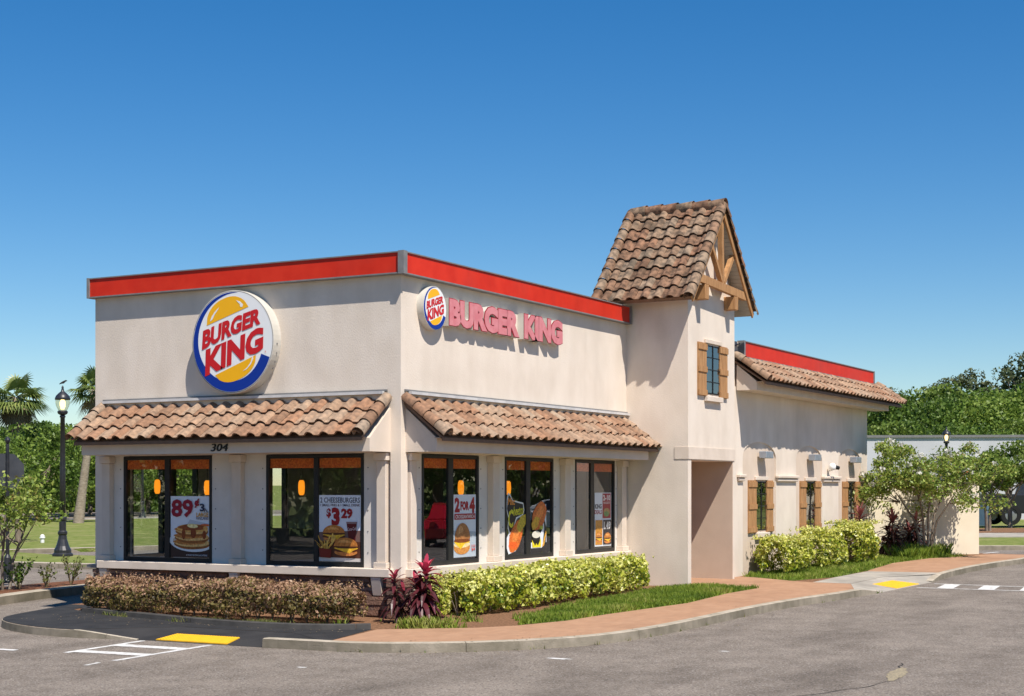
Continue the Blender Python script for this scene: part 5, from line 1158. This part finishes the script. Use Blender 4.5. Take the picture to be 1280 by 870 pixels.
# palms
def palm(label, loc, H, lean, cr, seed, dead=12, n=30):
    rnd = random.Random(seed); root = thing('palm_tree', label, 'palm', loc, 'cabbage palms at left', local=True)
    top = Vector((lean[0], lean[1], H)); tk = MB(); pts = [Vector((0, 0, -.3))]+[Vector((lean[0]*t*t*.4+lean[0]*t*.6, lean[1]*t, H*t)) for t in (.0, .25, .5, .75, 1)]
    tk.tube(pts, [.34, .30, .23, .2, .2, .22], 10); tk.build('trunk', 'palmbark', root, smooth=True)
    def frond(mb, a, el, ln, tt, droop):
        d = Vector((math.cos(a)*math.cos(el), math.sin(a)*math.cos(el), math.sin(el))); side = Vector((-math.sin(a), math.cos(a), 0)); up = side.cross(d)*-1
        c = top+d*ln*.5+Vector((0, 0, -droop*ln*.12)); mb.tube([top+d*.1, c], [.03, .02], 4, tt, cap=False)
        for k in range(17):
            f = (k/16-.5)*2; an = f*R_(105); dd = d*math.cos(an)+side*math.sin(an); L_ = ln*.62*(1-.25*abs(f)); tip = c+dd*L_+Vector((0, 0, -droop*L_*(.35+.3*abs(f))))
            w_ = side*math.cos(an)-d*math.sin(an); m_ = c+dd*L_*.5+up*.02; t_ = min(1, max(0, tt+rnd.uniform(-.12, .12)))
            mb.add([c, m_-w_*.032*ln, tip, m_+w_*.032*ln], [(0, 1, 2, 3)], t_+.001)
    g = MB()
    for k in range(n): frond(g, k*2.4+rnd.uniform(-.2, .2), R_(rnd.uniform(-25, 80)), cr*rnd.uniform(.8, 1.1), rnd.uniform(.15, .9), rnd.uniform(.5, 1.1))
    g.build('crown', 'lf_palm', root); g = MB()
    for k in range(dead): frond(g, k*2.4+rnd.uniform(-.3, .3), R_(rnd.uniform(-80, -40)), cr*rnd.uniform(.7, .9), rnd.uniform(.1, .9), .6)
    g.build('dead_fronds', 'lf_dead', root); return root
x, y = W(17, 84); palm('ragged palm with hanging dead fronds at the left edge', (x, y, gz(x)), 6.75, (.2, 0), 1.95, 3, 18, 34)
x, y = W(97, 80); palm('palm with a leaning pale trunk just left of the building', (x, y, gz(x)-.3), 7.2, (.35, -.95), 1.6, 5, 8, 26)

# ------------------------------------------------------------------ street furniture
def lamp(label, loc, H, lit=True):
    root = thing('street_lamp', label, 'street lamp', loc, 'black acorn street lamps', local=True)
    MB().lathe([(.30, 0), (.30, .06), (.25, .10), (.25, .18), (.19, .30), (.13, .50), (.115, .62), (.14, .66), (.14, .72), (.10, .76), (.10, 1.05), (.125, 1.08), (.125, 1.14), (.085, 1.18)], n=16).build('base', 'blackmetal', root)
    MB().lathe([(.085, 1.16), (.08, 2.5), (.065, H-.95), (.085, H-.94), (.085, H-.90), (.06, H-.88)], n=16).build('pole', 'blackmetal', root, smooth=True)
    MB().lathe([(.06, H-.88), (.13, H-.84), (.15, H-.80), (.15, H-.76), (.11, H-.74)], n=16).build('collar', 'blackmetal', root)
    gl = MB().lathe([(.12, H-.74), (.19, H-.60), (.215, H-.48), (.21, H-.40)], n=20).build('globe', 'globe', root, smooth=True)
    MB().lathe([(.05, H-.70), (.08, H-.6), (.085, H-.5), (.05, H-.42)], n=12).build('bulb', 'glow', gl, smooth=True)
    MB().lathe([(.225, H-.42), (.225, H-.38), (.19, H-.30), (.11, H-.22), (.05, H-.17), (.04, H-.12), (.03, H-.08), (.035, H-.05), (.01, H)], n=20).build('cap', 'blackmetal', root, smooth=True); return root
lx, ly = 12.55, 20.1
l0 = lamp('black street lamp with lit globe standing on the grass strip at left', (lx, ly, gz(lx)), 5.05)
x, y = W(1183, 78); dup(l0, (x, y, gz(x)-.3), 'black street lamp rising above the crepe myrtle in front of the warehouse')
x, y = W(178, 90); dup(l0, (x, y, gz(x)-.2), 'black street lamp seen through the left facade glass')
# bird on the lamp
bd_ = MB(); bd_.tube([(-.10, 0, .02), (-.05, 0, .05), (.02, 0, .075), (.07, 0, .11), (.10, 0, .125), (.14, 0, .12)], [.008, .022, .038, .026, .024, .004], 8); o = bd_.build('bird', 'bird', None, smooth=True); o.location = (lx, ly, gz(lx)+5.07); o.rotation_euler = (0, 0, R_(-60)); tag(o, 'small dark bird perched on the finial of the left street lamp', 'bird')
# stop sign seen from behind
sx, sy = W(9.5, 33.6); sg = thing('stop_sign', 'back of a dark octagonal stop sign on a black fluted post', 'sign', (sx, sy, gz(sx, .03)), local=True, rz=TH-R_(90)+R_(40))
MB().lathe([(.14, 0), (.14, .05), (.10, .12), (.085, .4), (.075, .55), (.04, .62)], n=14).build('base', 'blackmetal', sg); MB().lathe([(.04, .6), (.036, 3.02)], n=12).build('post', 'blackmetal', sg)
MB().lathe([(.02, 3.02), (.045, 3.05), (.06, 3.10), (.045, 3.15), (.01, 3.18)], n=12).build('finial', 'blackmetal', sg)
mb = MB(); oc = [(math.cos(R_(22.5+45*k))*.42, math.sin(R_(22.5+45*k))*.42) for k in range(8)]; mb.prism(oc, .045, .06, lambda p, q: (p[0], q, 2.42+p[1])); mb.build('sign_plate', 'signback', sg)
mb = MB(); mb.prism([(a*.99, b*.99) for a, b in oc], .0605, .062, lambda p, q: (p[0], q, 2.42+p[1])); pl = mb.build('sign_face', 'redtext', sg)
mb = MB(); put_text(mb, 'STOP', lambda u, v: (.28-.56*u, .0635, 2.30+.24*v), .02); mb.build('lettering', 'cleanwhite', pl)
mb = MB(); mb.box(-.03, .03, .036, .046, 2.15, 2.2); mb.box(-.03, .03, .036, .046, 2.62, 2.67); mb.build('bracket', 'grey_metal', sg)
# white hydrant like post
hx, hy = W(53, 55.5); hd = thing('hydrant', 'small white capped standpipe by the kerb left of the street lamp', 'hydrant', (hx, hy, gz(hx)), local=True)
MB().lathe([(.07, 0), (.07, .16), (.10, .165), (.10, .20), (.08, .205), (.08, .25), (.05, .29), (.02, .30)], n=12).build('barrel', 'white', hd); MB().tube([(-.11, 0, .18), (.11, 0, .18)], [.03, .03], 8).build('outlet', 'white', hd)
# blue bin, orange sign at right
bx_, by_ = W(1227, 70); bn = thing('bin', 'blue grey waste bin standing beyond the end of the cream wall', 'bin', (bx_, by_, gz(bx_)-.05), local=True)
MB().prism([(-.24, 0), (.24, 0), (.32, 1.0), (-.32, 1.0)], -.28, .28, lambda p, q: (p[0], q, p[1]+.05)).build('body', 'bluebin', bn); MB().bbox(-.35, .35, -.32, .32, 1.06, 1.12, .02).build('lid', 'bluebin', bn); MB().tube([(-.2, .3, .1), (.2, .3, .1)], [.09, .09], 8).build('wheels', 'tyre', bn)
ox, oy = W(1205, 55); os_ = thing('notice_sign', 'orange and white square sign half hidden behind the crepe myrtle', 'sign', (ox, oy, gz(ox)), local=True, rz=TH-R_(90))
MB().tube([(0, 0, 0), (0, 0, 2.3)], [.03, .03], 8).build('post', 'grey_metal', os_)
orange = mat('orange_sign', (.62, .13, .04), None, rough=.5)
MB().bbox(-.22, .22, -.05, -.03, 1.95, 2.42, .005).build('plate', orange, os_)
mb = MB(); mb.add([(-.16, -.052, 2.12), (.0, -.052, 2.2), (.16, -.052, 2.1), (.16, -.052, 2.24), (0, -.052, 2.3), (-.16, -.052, 2.24)], [(0, 1, 4, 5), (1, 2, 3, 4)]); mb.build('emblem', 'cleanwhite', os_)

# ------------------------------------------------------------------ vehicles
def vehicle(name, label, cat, loc, rz, paint, kind='car', L=4.5, Wd=1.8, Hh=1.45, group=None):
    root = thing(name, label, cat, loc, group, local=True, rz=rz); s = L/4.5; h = Hh/1.45; hw = Wd/2
    if kind == 'car': low = [(-2.22, .32), (-2.25, .62), (-2.1, .86), (-1.45, .93), (.95, .90), (1.9, .78), (2.2, .62), (2.24, .36), (1.9, .26), (-1.9, .26)]; up = [(-1.75, .92), (-1.15, 1.38), (-.3, 1.45), (.35, 1.40), (1.15, .90)]
    elif kind == 'suv': low = [(-2.2, .36), (-2.24, .75), (-2.2, 1.0), (1.0, .98), (2.05, .92), (2.2, .72), (2.22, .40), (1.9, .32), (-1.9, .32)]; up = [(-2.18, 1.0), (-1.95, 1.40), (-1.6, 1.46), (.2, 1.44), (.95, .98)]
    else: low = [(-2.3, .42), (-2.3, .95), (1.1, .95), (2.1, .9), (2.25, .7), (2.27, .42), (1.9, .36), (-2.0, .36)]; up = [(-.6, .95), (-.5, 1.40), (-.35, 1.45), (.5, 1.42), (1.05, .95)]
    low = [(a*s, b*h) for a, b in low]; up = [(a*s, b*h) for a, b in up]
    mb = MB(); n = len(low)
    secs = [(-hw, .94), (-hw*.94, 1.0), (hw*.94, 1.0), (hw, .94)]; vs = []
    for yy, k_ in secs: vs += [(a*(.985 if k_ < 1 else 1), yy, .36*h+(b-.36*h)*k_ if b > .36*h else b) for a, b in low]
    mb.add(vs, [tuple(range(n)), tuple(range(4*n-1, 3*n-1, -1))]+[(j*n+i, (j+1)*n+i, (j+1)*n+(i+1) % n, j*n+(i+1) % n) for j in range(3) for i in range(n)]); body = mb.build('body', paint, root)
    mb = MB(); m_ = len(up); mb.add([(a, -hw*(.93 if b < h else .76), b) for a, b in up]+[(a, hw*(.93 if b < h else .76), b) for a, b in up], [tuple(range(m_)), tuple(range(2*m_-1, m_-1, -1))]+[(i, i+m_, (i+1) % m_+m_, (i+1) % m_) for i in range(m_)]); mb.build('cabin', paint, root)
    cx = sum(a for a, b in up)/m_; cz = sum(b for a, b in up)/m_
    for sg_ in (-1, 1):
        q = [(cx+(a-cx)*.86, cz+(b-cz)*.80-.0) for a, b in up]; g = MB(); g.add([(a, sg_*(hw*(.93-(b-.93*h)/(.5*h)*.17)+.012), b) for a, b in q], [tuple(range(m_))]); g.build('side_window', 'carglass', root)
    (a0, b0), (a1, b1) = up[-1], up[-2]; g = MB(); g.add([(a0+.012-.06*s, -hw*.84, b0+.05*h), (a0+.012-.06*s, hw*.84, b0+.05*h), (a1+.035, hw*.70, b1-.03*h), (a1+.035, -hw*.70, b1-.03*h)], [(0, 1, 2, 3)]); g.build('windscreen', 'carglass', root)
    for fx in (-1.38*s, 1.38*s):
        for sg_ in (-1, 1):
            r_ = .34*max(1, h*.95); wl = MB(); pr = [(r_*.6, -.1), (r_, -.1), (r_, .1), (r_*.6, .1)]; nn = 20
            wl.add([(fx+r*math.cos(2*math.pi*k/nn), sg_*(hw-.08)+yy, r_+r*math.sin(2*math.pi*k/nn)) for r, yy in pr for k in range(nn)], [(i*nn+k, i*nn+(k+1) % nn, ((i+1) % 4)*nn+(k+1) % nn, ((i+1) % 4)*nn+k) for i in range(4) for k in range(nn)])
            wo = wl.build('wheel', 'tyre', root); rm = MB(); rm.add([(fx+r_*.6*math.cos(2*math.pi*k/nn), sg_*(hw-.08)+sg_*.07, r_+r_*.6*math.sin(2*math.pi*k/nn)) for k in range(nn)]+[(fx, sg_*(hw-.08)+sg_*.095, r_)], [(k, (k+1) % nn, nn) for k in range(nn)]); rm.build('rim', 'rim', wo)
    fxm = max(a for a, b in low)
    for sg_ in (-1, 1): MB().bbox(fxm-.12*s, fxm+.005, sg_*hw*.62-.16, sg_*hw*.62+.16, .60*h, .74*h, .02).build('headlight', 'cleanwhite', root); MB().bbox(-fxm-.012, -fxm+.1, sg_*hw*.7-.12, sg_*hw*.7+.12, .66*h, .84*h, .02).build('tail_light', 'redtext', root)
    MB().bbox(fxm-.06, fxm+.02, -hw*.45, hw*.45, .42*h, .60*h, .01).build('grille', 'black', root); return root
x, y = W(112, 122); vehicle('parked_car', 'dark sport utility car parked far away behind the leaning palm trunk', 'car', (x, y, gz(x)-.6), TH+R_(185), 'carblack', 'suv', 4.7, 1.9, 1.75)
x, y = W(1300, 74); vehicle('truck', 'black pickup truck half hidden by the young trees at the right edge', 'truck', (x, y, gz(x)-.1), TH-R_(90)+R_(6), 'carblack', 'pickup', 6.2, 2.1, 2.25)
vehicle('parked_car', 'red car parked in the lot, mirrored in the right facade window nearest the corner', 'car', (26.2, -14.6, gz(26)-.12), R_(-28), 'carred', 'car', 4.7, 1.85, 1.5)
vehicle('parked_car', 'white car parked in the lot, mirrored in the rear shuttered windows', 'car', (38, -16, gz(38)-.12), R_(60), 'carwhite', 'car', 4.6, 1.8, 1.5)
# trees across the lot, mirrored by the windows
k = 0
for (x, y, pr, sc_) in ((-30, 22, protoA, 1.15), (-36, 30, protoB, 1.2), (-28, 33, protoA, 1.1), (-26, 42, protoB, 1.2), (-20, 50, protoA, 1.2), (-40, 40, protoA, 1.3), (-34, 52, protoB, 1.3), (46, -30, protoA, 1.15), (54, -38, protoB, 1.2), (60, -30, protoA, 1.2), (40, -40, protoB, 1.2), (66, -40, protoA, 1.3)):
    lbs = ['tree across the lot nearest the left facade, seen mirrored in its glass', 'second tree back across the lot, mirrored in the left facade glass', 'tree across the lot beside the far verge, mirrored in the left glass', 'tall tree down the lot, mirrored above the pendant lamps', 'last tree down the lot on the left side', 'rear tree of the left row across the lot', 'rearmost tall tree down the left side of the lot', 'tree behind the red car, mirrored in the corner window', 'tree set back behind the red car', 'tree behind the white car', 'tree nearest the road right of the red car', 'rearmost tree behind the white car']
    dup(pr, (x, y, gz(x, -.2)), lbs[k], random.uniform(0, 6), sc_)['group'] = 'trees across the lot'; k += 1
